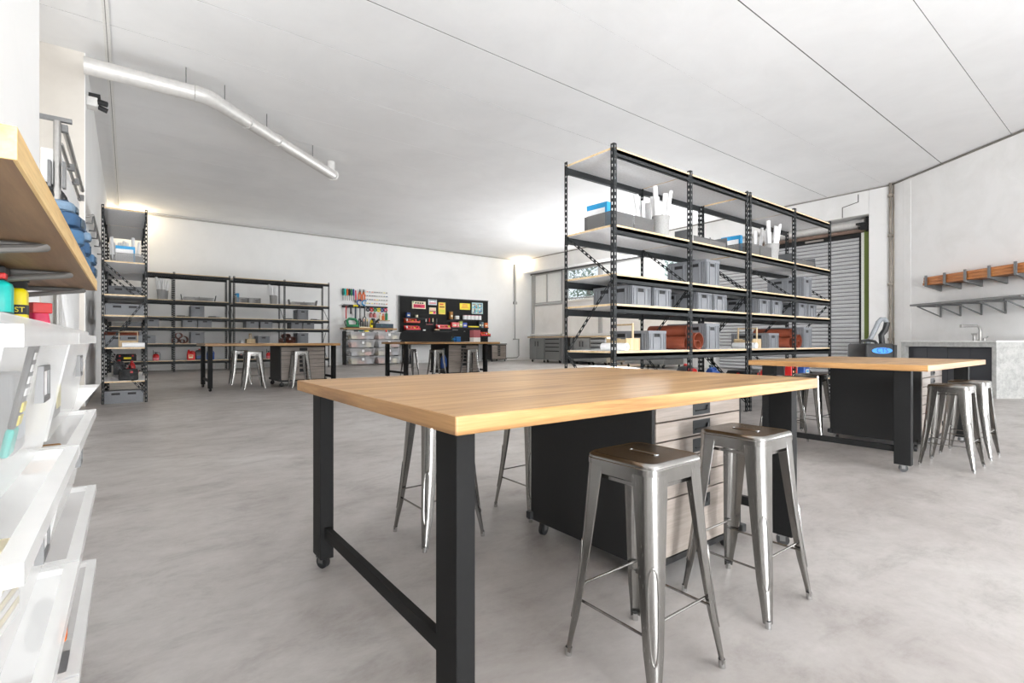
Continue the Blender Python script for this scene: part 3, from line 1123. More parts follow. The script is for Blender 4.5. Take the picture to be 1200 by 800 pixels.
# ------------------------------------------------------------------ goods
def tote_mesh(w, d, h):
    """open stacking box: w along x (short end, one grip), d along y (two grips)"""
    m = MB()
    t = .006
    ins = .012

    def wall(a, b, inward, L, grips):
        # a->b bottom edge direction; pieces around grip holes
        u = (Vector(b) - Vector(a)).normalized()
        n = Vector(inward)
        gz0, gz1 = h * .86 - .050, h * .86
        gw = .13 if grips == 1 else .15
        cs = [L / 2] if grips == 1 else [L * .29, L * .71]
        M = Matrix(((u.x, n.x, 0, a[0]), (u.y, n.y, 0, a[1]), (0, 0, 1, 0), (0, 0, 0, 1)))
        m.box((0, 0, 0), (L, t, gz0), 0, M)
        m.box((0, 0, gz1), (L, t, h), 0, M)
        x = 0
        for c in cs:
            m.box((x, 0, gz0), (c - gw / 2, t, gz1), 0, M)
            x = c + gw / 2
            m.box((c - gw / 2 - .01, t + .004, gz0 - .01), (c + gw / 2 + .01, t + .008, gz1 + .01), 1, M)   # black plate, colour stands in for the dark inside behind the grip
        m.box((x, 0, gz0), (L, t, gz1), 0, M)
        # ribs beside each grip and at the corners
        rb = [.012, L - .012, .045, L - .045]
        for c in cs:
            rb += [c - gw / 2 - .02, c + gw / 2 + .02]
        for c in rb:
            m.box((c - .006, -.010, .0), (c + .006, 0, h - .03), 0, M)
        m.box((0, -.012, h - .038), (L, 0, h), 0, M)      # rim band
        m.box((0, -.008, 0), (L, 0, .02), 0, M)
    x0, x1, y0, y1 = ins, w - ins, ins, d - ins
    wall((x0, y0), (x1, y0), (0, 1, 0), x1 - x0, 1)
    wall((x1, y1), (x0, y1), (0, -1, 0), x1 - x0, 1)
    wall((x0, y1), (x0, y0), (1, 0, 0), y1 - y0, 2)
    wall((x1, y0), (x1, y1), (-1, 0, 0), y1 - y0, 2)
    m.box((x0, y0, 0), (x1, y1, t))
    m.box((x0, y0, h - .012), (x1, y1, h - .004))      # flat lid, added to keep light out of the box
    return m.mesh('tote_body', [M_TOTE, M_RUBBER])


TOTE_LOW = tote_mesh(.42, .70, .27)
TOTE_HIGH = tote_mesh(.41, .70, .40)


def mesh_basket(w, d, h):
    """wire basket: rim, base and thin upright wires"""
    m = MB()
    r = .004
    for z in (.004, h):
        m.bar((0, 0, z), (w, 0, z), r * 2, r * 2).bar((0, d, z), (w, d, z), r * 2, r * 2)
        m.bar((0, 0, z), (0, d, z), r * 2, r * 2).bar((w, 0, z), (w, d, z), r * 2, r * 2)
    k = .011
    for i in range(int(w / k) + 1):
        x = min(w, i * k)
        m.box((x - .0032, -.002, 0), (x + .0032, .002, h)).box((x - .0032, d - .002, 0), (x + .0032, d + .002, h))
    for i in range(int(d / k) + 1):
        y = min(d, i * k)
        m.box((-.002, y - .0032, 0), (.002, y + .0032, h)).box((w - .002, y - .0032, 0), (w + .002, y + .0032, h))
    m.box((0, 0, 0), (w, d, .004))
    return m.mesh('basket_wires', M_WIRE)


BASKET = mesh_basket(.40, .50, .19)


def make_binder():
    t = thing('magazine_file', 'x', 'file')
    MB().box((0, .0, 0), (.075, .34, .35)).build('case', M_PAPER, t, .003)
    b = MB()
    b.box((-.003, -.003, 0), (.078, .03, .353)).box((-.003, .03, .285), (.078, .343, .353))
    b.build('blue_band', M_CYAN, t)
    return t


def make_bucket():
    t = thing('paper_bin', 'x', 'bin')
    MB().lathe([(0, 0), (.100, 0), (.128, .335), (.131, .335), (.131, .345), (.126, .345), (.097, .006), (0, .006)], (0, 0, 0), 28).build('bucket', simple('grey_mesh_bin', rgb(150, 149, 147), .6, 0, .16, 90), t)
    return t


def roll_mesh(r, h):
    return MB().pipe((0, 0, 0), (0, 0, h), r, r * .25, 14).mesh('roll', M_PAPER)


ROLLS = [roll_mesh(r, h) for r, h in ((.026, .70), (.032, .66), (.022, .60), (.036, .76), (.028, .64))]


def make_tray():
    t = thing('desk_tray', 'x', 'tray')
    w, d, h = .92, .30, .13
    m = MB()
    for i in range(int(w / .012) + 1):
        x = min(w, i * .012)
        m.box((x - .0036, 0, 0), (x + .0036, .004, h)).box((x - .0036, d - .004, 0), (x + .0036, d, h))
    m.box((0, 0, 0), (w, d, .004)).box((0, 0, h - .008), (w, .006, h)).box((0, d - .006, h - .008), (w, d, h))
    m.box((w / 2 - .012, -.003, 0), (w / 2 + .012, .006, h + .02))
    m.build('mesh_trough', M_WIRE, t)
    for x, s in ((0, -1), (w, 1)):
        e = MB()
        e.loft([[(x + s * .03, -.01, .0), (x + s * .03, d + .01, .0), (x + s * .036, d + .01, .004), (x + s * .036, -.01, .004)], [(x + s * .07, .02, .22), (x + s * .07, d - .02, .22), (x + s * .078, d - .02, .22), (x + s * .078, .02, .22)]], 0, False)
        e.box((x, 0, 0), (x + s * .035, d, .006))
        e.build('end_panel', M_TOTE_DK, t)
    return t


def make_caddy():
    t = thing('wooden_tool_caddy', 'x', 'caddy')
    w, d = .29, .36
    for y in (0, d - .018):
        MB().box((0, y, 0), (w, y + .018, .165)).build('end_board', M_PINE, t, .002)
        MB().box((w / 2 - .016, y + .002 if y == 0 else y, .16), (w / 2 + .016, y + .018, .37)).build('upright', M_PINE, t, .002)
    for x in (0, w - .012):
        MB().box((x, .018, 0), (x + .012, d - .018, .15)).build('side_board', M_PINE, t, .002)
    MB().box((.012, .018, 0), (w - .012, d - .018, .012)).build('bottom_board', M_PINE, t)
    MB().cyl((w / 2, .004, .352), (w / 2, d - .004, .352), .012, None, 12).build('handle', M_PINE, t)
    return t


def make_gun():
    t = thing('caulking_gun', 'x', 'tool')
    MB().cyl((0, 0, .03), (.24, 0, .03), .026, None, 14).build('barrel', M_TOTE_DK, t)
    m = MB()
    m.tube([(.24, 0, .03), (.42, 0, .03)], .005, 6).tube([(.25, 0, .025), (.30, .06, .012), (.36, .09, .008)], .008, 6).tube([(.27, 0, .03), (.34, .04, .014), (.38, .05, .01)], .006, 6)
    m.build('handle', M_RUBBER, t)
    MB().cyl((0, 0, .03), (-.07, 0, .03), .010, .003, 10).build('nozzle', M_TOTE_DK, t)
    return t


def make_jug(body, cap, name='jerry_can'):
    t = thing(name, 'x', 'jug')
    m = MB()
    m.loft([[(x, y, z) for x, y in rrect(w, d, .03, 4, cx)] for w, d, z, cx in ((.22, .13, 0, 0), (.24, .15, .012, 0), (.245, .15, .20, 0), (.22, .14, .25, 0), (.10, .09, .30, -.055), (.055, .055, .315, -.06), (.05, .05, .335, -.06))])
    m.build('body', body, t)
    m = MB(); m.tube([(-.02, 0, .285), (.03, 0, .315), (.085, 0, .30), (.115, 0, .25), (.118, 0, .19)], .016, 10); m.build('handle', body, t)
    MB().cyl((-.06, 0, .33), (-.06, 0, .365), .030, .028, 16).build('cap', cap, t)
    m = MB(); m.box((-.075, -.078, .06), (.06, -.0745, .18)); lb = m.build('label', M_CREAM, t)
    m = MB(); m.box((-.06, -.0795, .12), (.045, -.078, .165)); m.build('label_band', M_ORANGE if body is M_RED else M_CYAN, lb)
    return t


def make_sprayer():
    t = thing('pressure_sprayer', 'x', 'sprayer')
    MB().lathe([(0, 0), (.085, 0), (.092, .02), (.092, .16), (.07, .21), (.05, .225), (0, .225)], (0, 0, 0), 20).build('tank', M_RED, t)
    MB().lathe([(.0925, .02), (.094, .02), (.094, .10), (.0925, .10)], (0, 0, 0), 20).build('label', simple('pink_label', rgb(226, 130, 140), .5), t)
    m = MB(); m.cyl((0, 0, .22), (0, 0, .27), .03, .02, 12).box((-.05, -.012, .27), (.05, .012, .29)).cyl((-.06, 0, .2), (-.075, 0, .36), .012, .008, 8)
    m.build('pump', M_RUBBER, t)
    m = MB(); m.tube([(.03, 0, .23), (.09, 0, .29), (.125, .01, .22), (.12, .01, .08), (.105, .02, .01)], .007, 6); m.build('hose', M_RUBBER, t)
    return t


def make_case():
    t = thing('tool_case', 'x', 'case')
    m = MB()
    m.loft([[(x, y, z) for x, y in rrect(w, d, .03, 4, .27, .18)] for w, d, z in ((.50, .33, 0), (.54, .36, .02), (.54, .36, .17), (.55, .37, .18), (.54, .36, .19), (.50, .33, .235))])
    m.build('shell', M_RUBBER, t)
    m = MB(); m.tube([(.18, .0, .18), (.18, -.03, .2), (.36, -.03, .2), (.36, 0, .18)], .012, 8); m.build('handle', M_BODY, t)
    m = MB(); m.box((.2, -.004, .07), (.40, -.001, .13)); m.build('label', M_YELLOW, t)
    m = MB(); m.box((-.003, .10, .16), (.0, .15, .2)).box((.08, -.006, .15), (.12, 0, .2)).box((.42, -.006, .15), (.46, 0, .2)); m.build('latch', M_RED, t)
    return t


def make_can():
    t = thing('black_canister', 'x', 'canister')
    m = MB()
    m.loft([[(x, y, z) for x, y in rrect(w, d, .04, 4)] for w, d, z in ((.25, .22, 0), (.27, .24, .02), (.27, .24, .26), (.2, .18, .33), (.07, .07, .35))])
    m.build('body', M_TOTE_DK, t)
    MB().cyl((0, 0, .345), (0, 0, .385), .04, .036, 14).build('cap', M_RED, t)
    m = MB(); m.box((-.10, -.1235, .03), (.10, -.12, .14)); m.build('label', M_BLUE, t)
    return t


PROTO = {}


def place(key, maker, U, x, y, z, label, dr=0.0, group=None):
    """puts a copy of a prototype on a rack: x, y in the rack's frame, z height above floor"""
    nm, loc, rz, sc, gs, w_ = U
    p = Matrix.Rotation(rz, 4, 'Z') @ Vector((x * sc[0], y * sc[1], 0)) + Vector(loc)
    p.z = z * sc[2]
    if key not in PROTO:
        o = maker()
        PROTO[key] = o
        o.location = p
        o.rotation_euler = (0, 0, rz + dr)
        o.scale = (gs,) * 3
        o['label'] = label
        if group:
            o['group'] = group
        return o
    return dup(PROTO[key], p, rz + dr, label, group, gs)


def solo(name, me, cat):
    def mk():
        return tag(link(name, me), 'x', cat)
    return mk


PIPES = {'big': MB().pipe((0, 0, 0), (0, .68, 0), .128, .008, 28).mesh('pipe', M_TERRA),
         'mid': MB().pipe((0, 0, 0), (0, .70, 0), .098, .007, 26).mesh('pipe', M_TERRA),
         'small': MB().pipe((0, 0, 0), (0, .62, 0), .066, .006, 22).mesh('pipe', M_TERRA)}
PROLL = MB().pipe((0, 0, 0), (0, .42, 0), .05, .034, 20).mesh('paper_roll', M_PAPER)
STACK = MB()
for k in range(5):
    STACK.box((.004 * (k % 2), .003 * k, .012 * k), (.21 + .004 * (k % 2), .28, .012 * k + .011))
STACK = STACK.mesh('paper_stack', M_PAPER)
rs = random.Random(5)
for U in UNITS:
    nm, loc, rz, sc, gs, w_ = U
    z2, z3, z4, z5, z6 = LV[1:]
    place('basket', solo('wire_basket', BASKET, 'basket'), U, .07, .08, z2, 'grey wire basket with a blue file, ' + w_)
    place('basket', None, U, .51, .08, z2, 'empty grey wire basket beside the paper bins, ' + w_)
    place('binder', make_binder, U, .15, .25, z2 + .006, 'blue and white magazine file in wire basket, ' + w_, .06)
    for q, (bx, by, dd) in enumerate(((1.36, .28, 'front'), (1.46, .64, 'rear'))):
        place('bucket', make_bucket, U, bx, by, z2, dd + ' grey bin of paper rolls, ' + w_)
        for k in range(6):
            a = k * 1.047 + q * .4
            me = ROLLS[(k + q) % 5]
            pl = (('right', 'right rear', 'left rear', 'left', 'left front', 'right front') if rz == 0 else ('rear', 'left rear', 'left front', 'front', 'right front', 'right rear'))[k]
            r = place('roll%d' % ((k + q) % 5), solo('paper_roll', me, 'paper roll'), U, bx + .048 * math.cos(a) / sc[0], by + .048 * math.sin(a) / sc[1], z2 + .012, 'white paper roll, ' + pl + ' of the ' + dd + ' bin, ' + w_, 0, 'paper rolls in the ' + dd + ' bin, ' + w_)
            r.rotation_euler = Euler((-.13 * math.sin(a + rz) , .13 * math.cos(a + rz), 0))
    place('tray', make_tray, U, 1.98, .14, z2, 'grey mesh desk tray with flared dark ends, ' + w_)
    place('stack', solo('paper_stack', STACK, 'paper'), U, 2.10, .20, z2 + .006, 'white paper stack inside the mesh desk tray, ' + w_)
    place('stack', None, U, 1.72, .40, z2, 'low white paper stack left of the desk tray, ' + w_)
    T = solo('storage_tote', TOTE_HIGH, 'tote')
    place('thigh', T, U, 2.18, .06, z3, 'tall grey tote on the third board, ' + w_)
    place('gun', make_gun, U, 1.80, .30, z3, 'caulking gun left of the tall tote, ' + w_)
    place('gun', None, U, 2.72, .28, z3, 'caulking gun right of the tall tote, ' + w_)
    for k, (x, d_) in enumerate(((.42, 'first'), (.89, 'second'), (1.95, 'third'), (2.39, 'fourth'))):
        place('tlow', solo('storage_tote', TOTE_LOW, 'tote'), U, x, .06, z4, d_ + ' low grey tote on the fourth board, ' + w_)
    place('proll', solo('paper_roll', PROLL, 'paper roll'), U, .30, .04, z5 + .05 * gs / sc[2], 'white paper roll lying beside the wooden caddy, ' + w_)
    place('caddy', make_caddy, U, .46, .18, z5, 'pale wooden tool caddy with bar handle, ' + w_)
    place('tlow', None, U, .80, .08, z5, 'low grey tote beside the wooden caddy, ' + w_)
    place('pbig', solo('terracotta_pipe', PIPES['big'], 'pipe'), U, 1.99, .06, z5 + .128 * gs / sc[2], 'widest terracotta pipe beside tall tote, ' + w_)
    place('psmall', solo('terracotta_pipe', PIPES['small'], 'pipe'), U, 1.955, .05, z5 + (.008 + .066) * gs / sc[2], 'small terracotta pipe inside the widest one, ' + w_)
    place('pmid', solo('terracotta_pipe', PIPES['mid'], 'pipe'), U, 1.76, .10, z5 + .098 * gs / sc[2], 'lower left terracotta pipe, ' + w_)
    place('pmid', None, U, 1.86, .14, z5 + .272 * gs / sc[2], 'terracotta pipe lying on top of two others, ' + w_)
    place('thigh', None, U, 2.18, .06, z5, 'tall grey tote beside the terracotta pipes, ' + w_)
    place('case', make_case, U, .18, .18, z6, 'black tool case on the bottom board, ' + w_)
    place('sprayer', make_sprayer, U, 1.22, .35, z6, 'red pressure sprayer with black hose, ' + w_)
    place('redjug', lambda: make_jug(M_RED, M_RED), U, 2.20, .30, z6, 'red jerry can on the bottom board, ' + w_)
    place('bluejug', lambda: make_jug(M_BLUE, M_NAVY), U, 2.78, .30, z6, 'blue jug with pale label, ' + w_)
    place('can', make_can, U, 2.48, .60, z6, 'dark canister with red cap on the bottom board, ' + w_)
    if nm == 'side rack':
        place('tlow', None, U, .06, .08, 0.0, 'grey tote on the floor under the bottom board of the side rack')
# ================================================================== grey cabinets along the window wall
BX0, BX1 = 18.35, 19.75


def grey_cabinet(y0, y1, kind, label):
    t = thing('garage_cabinet', label, 'cabinet', (BX0, y0, 0), 0, None)
    W = y1 - y0
    D = BX1 - BX0
    MB().box((.02, 0, .15), (D, W, 1.36)).build('body', M_GREYCAB, t, .01)
    if kind == 'doors':
        for a, c in ((.03, W / 2 - .01), (W / 2 + .01, W - .03)):
            d = MB().box((-.012, a, .20), (.02, c, 1.33)).build('door', M_GREYCAB, t, .006)
            hy = c - .10 if a < .1 else a + .10
            MB().box((-.03, hy - .03, .90), (-.012, hy + .03, 1.18)).build('handle', M_RUBBER, d, .006)
    else:
        for z0, z1 in ((1.12, 1.33), (.92, 1.10), (.70, .90), (.20, .68)):
            d = MB().box((-.012, .04, z0), (.02, W - .04, z1)).build('drawer', M_GREYCAB, t, .006)
            MB().box((-.03, .08, z1 - .06), (-.012, W - .08, z1 - .01)).build('handle', M_RUBBER, d)
    cm = caster_mesh(.065, False, .15).mesh('caster', [M_RUBBER, M_ZINC])
    for x in (.12, D - .12):
        for y in (.14, W - .14):
            link('caster', cm, t, (x, y, 0), (0, 0, PI / 2))
    return t


names_ = [('doors', 20.95, 22.25), ('drawers', 19.66, 20.92), ('doors', 17.52, 18.65), ('drawers', 16.40, 17.50), ('doors', 14.2, 15.3), ('drawers', 13.1, 14.18)]
lab_ = ['grey two-door cabinet on casters nearest the back corner', 'grey drawer cabinet on casters next to the one in the corner',
        'grey two-door cabinet seen through the near end of the middle rack', 'grey drawer cabinet beside the two-door one behind the middle rack',
        'grey two-door cabinet hidden behind the middle rack near the white pier', 'grey drawer cabinet hidden behind the middle rack close to the roller door']
for (k, a, c), l in zip(names_, lab_):
    grey_cabinet(a, c, k, l)
MB_t = MB().box((BX0 - .06, 13.05, 1.385), (BX1 + .1, 22.35, 1.45))
t = tag(MB_t.build('long_worktop', M_BENCHTOP, None, .006), 'long pale wooden worktop over the grey cabinets under the windows', 'worktop')
for y0, y1, l in ((18.72, 18.9, 'near'), (19.42, 19.6, 'far')):
    b = MB().box((BX0, y0, 0), (BX1, y1, 1.383))
    tag(b.build('support_panel', M_SHELFG), 'grey support panel under the long worktop, %s of the two' % ('nearer the middle rack' if l == 'near' else 'nearer the corner'), 'panel')

# ================================================================== tool wall (back wall, left of the black board)
TX0, TX1, TZ = 8.31, 11.08, 1.85
YT = YB - .01
t = thing('tool_shelf', 'brown plank shelf on bent-rod brackets below the hanging tools', 'shelf', (TX0, YT, TZ))
MB().box((0, -.55, -.085), (TX1 - TX0, 0, 0)).build('plank', M_OAK, t, .004)
for x in (.18, 1.55, 2.55):
    MB().tube([(x, -.02, -.09), (x, -.45, -.10), (x, -.46, -.115), (x, -.02, -.17), (x, -.02, -.09)], .018, 6).build('bracket', M_BRKT, t)


def bin_thing(name, label, loc, L, Dp, Hh, taper, mat, rz=0.0, lip=.03, wall_=.005, holder=(.055, .075), front='-y', taper_end=.04):
    """clear bin; long side along x, front at y=0 (facing -y), depth toward +y, rim at z=Hh"""
    t = thing(name, label, 'bin', loc, rz)
    m = MB()
    w = wall_

    def ring(z, f, e, shrink=0.0):
        return [(e + shrink, f + shrink, z), (L - e - shrink, f + shrink, z), (L - e - shrink, Dp - f * .3 - shrink, z), (e + shrink, Dp - f * .3 - shrink, z)]
    m.loft([ring(0, taper, taper_end), ring(Hh - .012, lip * .6, lip * .5)], 0, False, True, False)
    m.build('body', M_CLEARF if mat is M_CLEAR else mat, t)
    r = MB()
    h0, h1 = Hh - .014, Hh
    r.box((0, 0, h0), (L, lip, h1)).box((0, Dp - lip, h0), (L, Dp, h1)).box((0, lip, h0), (lip, Dp - lip, h1)).box((L - lip, lip, h0), (L, Dp - lip, h1))
    r.box((0, 0, h0 - .012), (L, .004, h0)).box((0, 0, h0 - .012), (.004, Dp, h0)).box((L - .004, 0, h0 - .012), (L, Dp, h0))
    r.build('rim', mat, t)
    if holder:
        hw, hh = holder
        zc = Hh * .645
        yf = lip * .6 + (taper - lip * .6) * (1 - (zc + hh) / Hh)      # face at the holder's top edge
        yb = lip * .6 + (taper - lip * .6) * (1 - (zc - hh) / Hh)
        k = Matrix.Translation((L / 2, yf, zc))
        h = MB()
        g = hw * .20
        dp = (yb - yf) * .40
        for xa, xb, za, zb_ in ((-hw, -hw + g, -hh, hh), (hw - g, hw, -hh, hh), (-hw + g, hw - g, -hh, -hh + g), (-hw + g, hw - g, hh - g, hh)):
            # plate stands upright, its back follows the slope of the bin
            h.add([(xa, -.008, za), (xb, -.008, za), (xb, -.008, zb_), (xa, -.008, zb_),
                   (xa, dp * (.5 - za / (2 * hh)), za), (xb, dp * (.5 - za / (2 * hh)), za), (xb, dp * (.5 - zb_ / (2 * hh)), zb_), (xa, dp * (.5 - zb_ / (2 * hh)), zb_)],
                  [(0, 1, 2, 3), (7, 6, 5, 4), (0, 4, 5, 1), (1, 5, 6, 2), (2, 6, 7, 3), (3, 7, 4, 0)], 0, False, k)
        lh = h.build('label_holder', M_SHELFG, t)
        MB().box((-hw + g, -.004, -hh + g), (hw - g, -.002, hh - g), 0, k).build('card', M_PAPER, lh)
    return t


FB_D = 0.95
for ci, (x0, L, cn) in enumerate(((8.50, 1.28, 'left'), (9.88, 1.26, 'right'))):
    for ri, z in enumerate((1.28, .88, .47, .06)):
        nm_ = ('top', 'second', 'third', 'bottom')[ri]
        bin_thing('clear_bin', 'clear grey bin, %s row of the %s column below the far tool shelf' % (nm_, cn), (x0, YT - FB_D, z), L, FB_D - .07, .37, .12, M_CLEARD, 0, .05, .005, (.09, .085), '-y', .09)
        # folded goods seen through the plastic
        cols = [(M_CREAM, 'cream'), (simple('pale_pink_card', rgb(226, 176, 160), .7), 'pink'), (simple('pale_grey_box', rgb(196, 196, 200), .7), 'grey')]
        for q in range(3):
            m_, cw = cols[(q + ri + ci) % 3]
            xx = x0 + .14 + q * .36
            b = MB().box((xx, YT - FB_D + .20, z + .012), (xx + .26, YT - .25, z + .20 + .04 * ((q + ri) % 2)))
            tag(b.build('carton', m_, None, .006), '%s carton in the %s-row clear bin of the %s column, far tool wall' % (cw, nm_, cn), 'carton')
t = thing('bin_stand', 'black upright frame holding the clear bins on the back wall', 'frame', (8.40, YT, 0))
for x in (.02, 1.405, 2.765):
    MB().box((x, -.42, .02), (x + .055, -.02, 1.68)).build('upright', M_BODY, t)
for z in (.06, .47, .88, 1.28):
    MB().box((.0, -.05, z - .03), (2.82, -.02, z - .005)).build('rail', M_BODY, t)

# tools hung on the wall: each on its own
def wtool(name, cat, label, x, z, build, rot=0.0, group=None):
    t = thing(name, label, cat, (x, YT - .02, z), 0, group)
    build(t)
    if rot:
        t.rotation_euler = (0, rot, 0)
    return t


drv = [('teal', M_DKGREEN), ('turquoise', M_TEAL), ('orange', M_ORANGE), ('black', M_RUBBER), ('green', M_GREEN), ('navy', M_BLUE)]
for i, (cn, m_) in enumerate(drv):
    def bd(t, m_=m_):
        MB().lathe([(0, -.21), (.035, -.2), (.05, -.12), (.045, .1), (.03, .14), (0, .145)], (0, -.05, 0), 10).build('handle', m_, t)
        MB().cyl((0, -.05, -.2), (0, -.05, -.45), .012, None, 6).build('shaft', M_ZINC, t)
    wtool('screwdriver', 'screwdriver', 'screwdriver with %s handle in the row at the top of the tool wall' % cn, 8.44 + i * .105, 3.66, bd)
def bd(t):
    MB().box((-.03, -.06, -.35), (.03, -.02, .12)).build('grip', M_PINK, t, .01)
    MB().box((-.05, -.06, -.5), (.04, -.02, -.35)).build('jaw', M_ZINC, t, .01)
wtool('long_pliers', 'pliers', 'long pliers with magenta grips right of the screwdrivers on the tool wall', 9.08, 3.62, bd)
for i in range(2):
    def bd(t):
        for s in (-1, 1):
            MB().tube([(0, -.04, .15), (s * .06, -.04, .0), (s * .055, -.04, -.3)], .03, 8).build('grip', M_ORANGE, t)
        MB().loft([[(-.05, -.06, .1), (.05, -.06, .1), (.05, -.02, .1), (-.05, -.02, .1)], [(-.01, -.05, .3), (.01, -.05, .3), (.01, -.03, .3), (-.01, -.03, .3)]], 0, False).build('jaw', M_RUBBER, t)
    wtool('pliers', 'pliers', 'orange-handled pliers on the tool wall, the one %s' % ('nearer the screwdrivers' if i == 0 else 'nearer the white rails'), 9.30 + i * .19, 3.52, bd)
for i in range(2):
    def bd(t, m_=(M_BLUE, M_CYAN)[i]):
        MB().tube([(.13 * math.cos(a), -.05, .13 * math.sin(a)) for a in [k * .45 + .8 for k in range(10)]], .035, 8).build('frame', m_, t)
    wtool('spring_clamp', 'clamp', '%s C-shaped clamp below the orange pliers' % ('dark blue' if i == 0 else 'light blue'), 9.28 + i * .26, 3.13, bd)
for i in range(4):
    z = 3.71 - i * .195
    t = thing('tool_rail', 'white slim rail with small bits, %s of the four on the tool wall' % ('top', 'second', 'third', 'lowest')[i], 'rail', (9.60, YT, z))
    MB().box((0, -.07, -.05), (1.20, 0, .05)).build('strip', M_TRIM, t, .006)
    rr = random.Random(20 + i)
    for k in range(9):
        x = .04 + k * .13
        m_ = (M_ZINC, M_BLUE, M_YELLOW, M_RACK, M_ZINC, M_ORANGE)[rr.randrange(6)]
        MB().box((x, -.085, -.025), (x + .05 + rr.random() * .05, -.068, .01)).build('bit', m_, t)
# dark bars with the hammers and tape rolls
tag(MB().box((8.40, YT - .07, 2.86), (9.55, YT, 2.97)).build('tool_bar', M_RACK, None, .008), 'dark tool bar holding hammers and wrenches on the back wall', 'bar')
tag(MB().box((9.60, YT - .07, 2.90), (10.78, YT, 2.98)).build('tape_bar', M_RACK, None, .008), 'dark bar above the tape rolls on the back wall', 'bar')
hs_ = [('claw_hammer', 'hammer', M_RED, 'hammer with red grip hanging first on the dark tool bar', .62), ('mallet', 'mallet', M_RUBBER, 'short black mallet hanging second on the dark tool bar', .38), ('rasp', 'file', M_NAVY, 'wide dark blue rasp with yellow head hanging on the tool bar', .6), ('open_wrench', 'wrench', M_ZINC, 'long steel wrench hanging on the dark tool bar', .68), ('short_wrench', 'wrench', M_RACK, 'short dark wrench hanging last on the tool bar', .52)]
for i, (nm, cat, m_, lab, L) in enumerate(hs_):
    def bd(t, m_=m_, L=L, i=i):
        MB().cyl((0, -.09, .0), (0, -.09, -L), .045 if i in (1, 2) else .028, None, 8).build('handle', m_, t)
        if i < 3:
            MB().cyl((-.13, -.09, .03), (.12, -.09, .03), .05, None, 10).build('head', M_ZINC if i == 0 else (M_RUBBER if i == 1 else M_YELLOW), t)
        else:
            MB().tube([(.07 * math.cos(a), -.09, -L + .07 * math.sin(a) - .06) for a in [k * .5 - .4 for k in range(9)]], .022, 6).build('jaw', m_, t)
    wtool(nm, cat, lab, 8.58 + i * .235, 2.93, bd)
tp = [('navy', M_NAVY), ('red', M_RED), ('green', M_GREEN), ('yellow', M_YELLOW), ('dark blue', M_BLUE), ('crimson', M_PINK)]
for i, (cn, m_) in enumerate(tp):
    m = MB()
    m.tube([(.075 * math.cos(a), 0, .075 * math.sin(a)) for a in [k * PI / 8 for k in range(16)]], .032, 8, 0, True)
    tag(m.build('tape_roll', m_, None, 0, 2, (9.72 + i * .19, YT - .06, 2.80)), '%s tape roll hanging under the dark bar on the tool wall' % cn, 'tape')
for i in range(2):
    def bd(t):
        MB().lathe([(0, -.1), (.08, -.1), (.085, .06), (.05, .11), (0, .115)], (0, -.08, 0), 12).build('jar', simple('salmon_plastic', rgb(196, 120, 118), .5), t)
        MB().lathe([(0, .1), (.055, .1), (.055, .15), (0, .15)], (0, -.08, 0), 12).build('lid', M_RUBBER, t)
    wtool('paint_jar', 'jar', 'salmon jar with black lid below the tape rolls, %s' % ('the one with the tall lid' if i == 0 else 'the one nearer the spray cans'), 9.86 + i * .2, 2.50, bd)
tag(MB().box((10.2, YT - .2, 2.24), (10.86, YT, 2.28)).build('small_ledge', M_PINE, None, .004), 'small pale ledge carrying bottles on the tool wall', 'ledge')
for x, m_, h, lab in ((10.36, M_CREAM, .32, 'cream bottle on the small tool-wall ledge'), (10.52, M_ORANGE, .28, 'orange bottle on the small tool-wall ledge'), (10.70, M_GREEN, .44, 'tall green bottle on the small tool-wall ledge')):
    t = thing('spray_bottle', lab, 'bottle', (x, YT - .1, 2.28))
    MB().lathe([(0, 0), (.068, 0), (.068, h * .75), (.03, h * .85), (.03, h), (0, h)], (0, 0, 0), 12).build('body', m_, t)
    MB().lathe([(0, h), (.034, h), (.034, h + .05), (0, h + .05)], (0, 0, 0), 10).build('cap', M_RED if m_ is not M_GREEN else M_DKGREEN, t)
# on the shelf: green jigsaw, row of files, sander, case
t = thing('green_power_tool', 'green power tool standing on the brown wall shelf', 'power tool', (8.44, YT - .45, TZ))
m = MB()
m.loft([[(.10, 0, .05), (.66, 0, .05), (.66, .18, .05), (.10, .18, .05)], [(.06, 0, .16), (.68, 0, .16), (.68, .18, .16), (.06, .18, .16)]], 0, False)
m.tube([(.14, .09, .15), (.10, .09, .34), (.2, .09, .44), (.5, .09, .42), (.62, .09, .30), (.6, .09, .15)], .065, 10)
m.build('body', M_GREEN, t, .01)
m = MB(); m.tube([(.06, .09, .38), (-.02, .09, .30), (.04, .09, .1), (.12, .09, .06)], .03, 8); m.build('front_grip', M_ZINC, t)
MB().box((.06, -.01, 0), (.7, .19, .05)).build('base_plate', M_RACK, t)
for i in range(6):
    m_ = (M_NAVY, M_RACK, M_NAVY, M_ORANGE, M_RACK, M_YELLOW)[i]
    t = thing('wood_file', 'file number %s from the green power tool, standing in the row on the wall shelf' % ('one', 'two', 'three', 'four', 'five', 'six')[i], 'file', (9.20 + i * .085, YT - .2, TZ))
    MB().box((-.02, 0, 0), (.02, .03, .34)).build('blade', M_RACK, t)
    MB().cyl((0, .015, .34), (0, .015, .47), .024, .02, 8).build('handle', m_, t)
tag(MB().box((9.12, YT - .5, TZ), (9.66, YT - .3, TZ + .06)).build('paper_block', M_CREAM, None, .006), 'cream block in front of the row of files on the wall shelf', 'block')
t = thing('yellow_grinder', 'yellow and black grinder leaning at the middle of the wall shelf', 'grinder', (9.76, YT - .38, TZ))
m = MB(); m.cyl((0, 0, .02), (.04, .02, .40), .09, .07, 14); m.build('body', M_YELLOW, t)
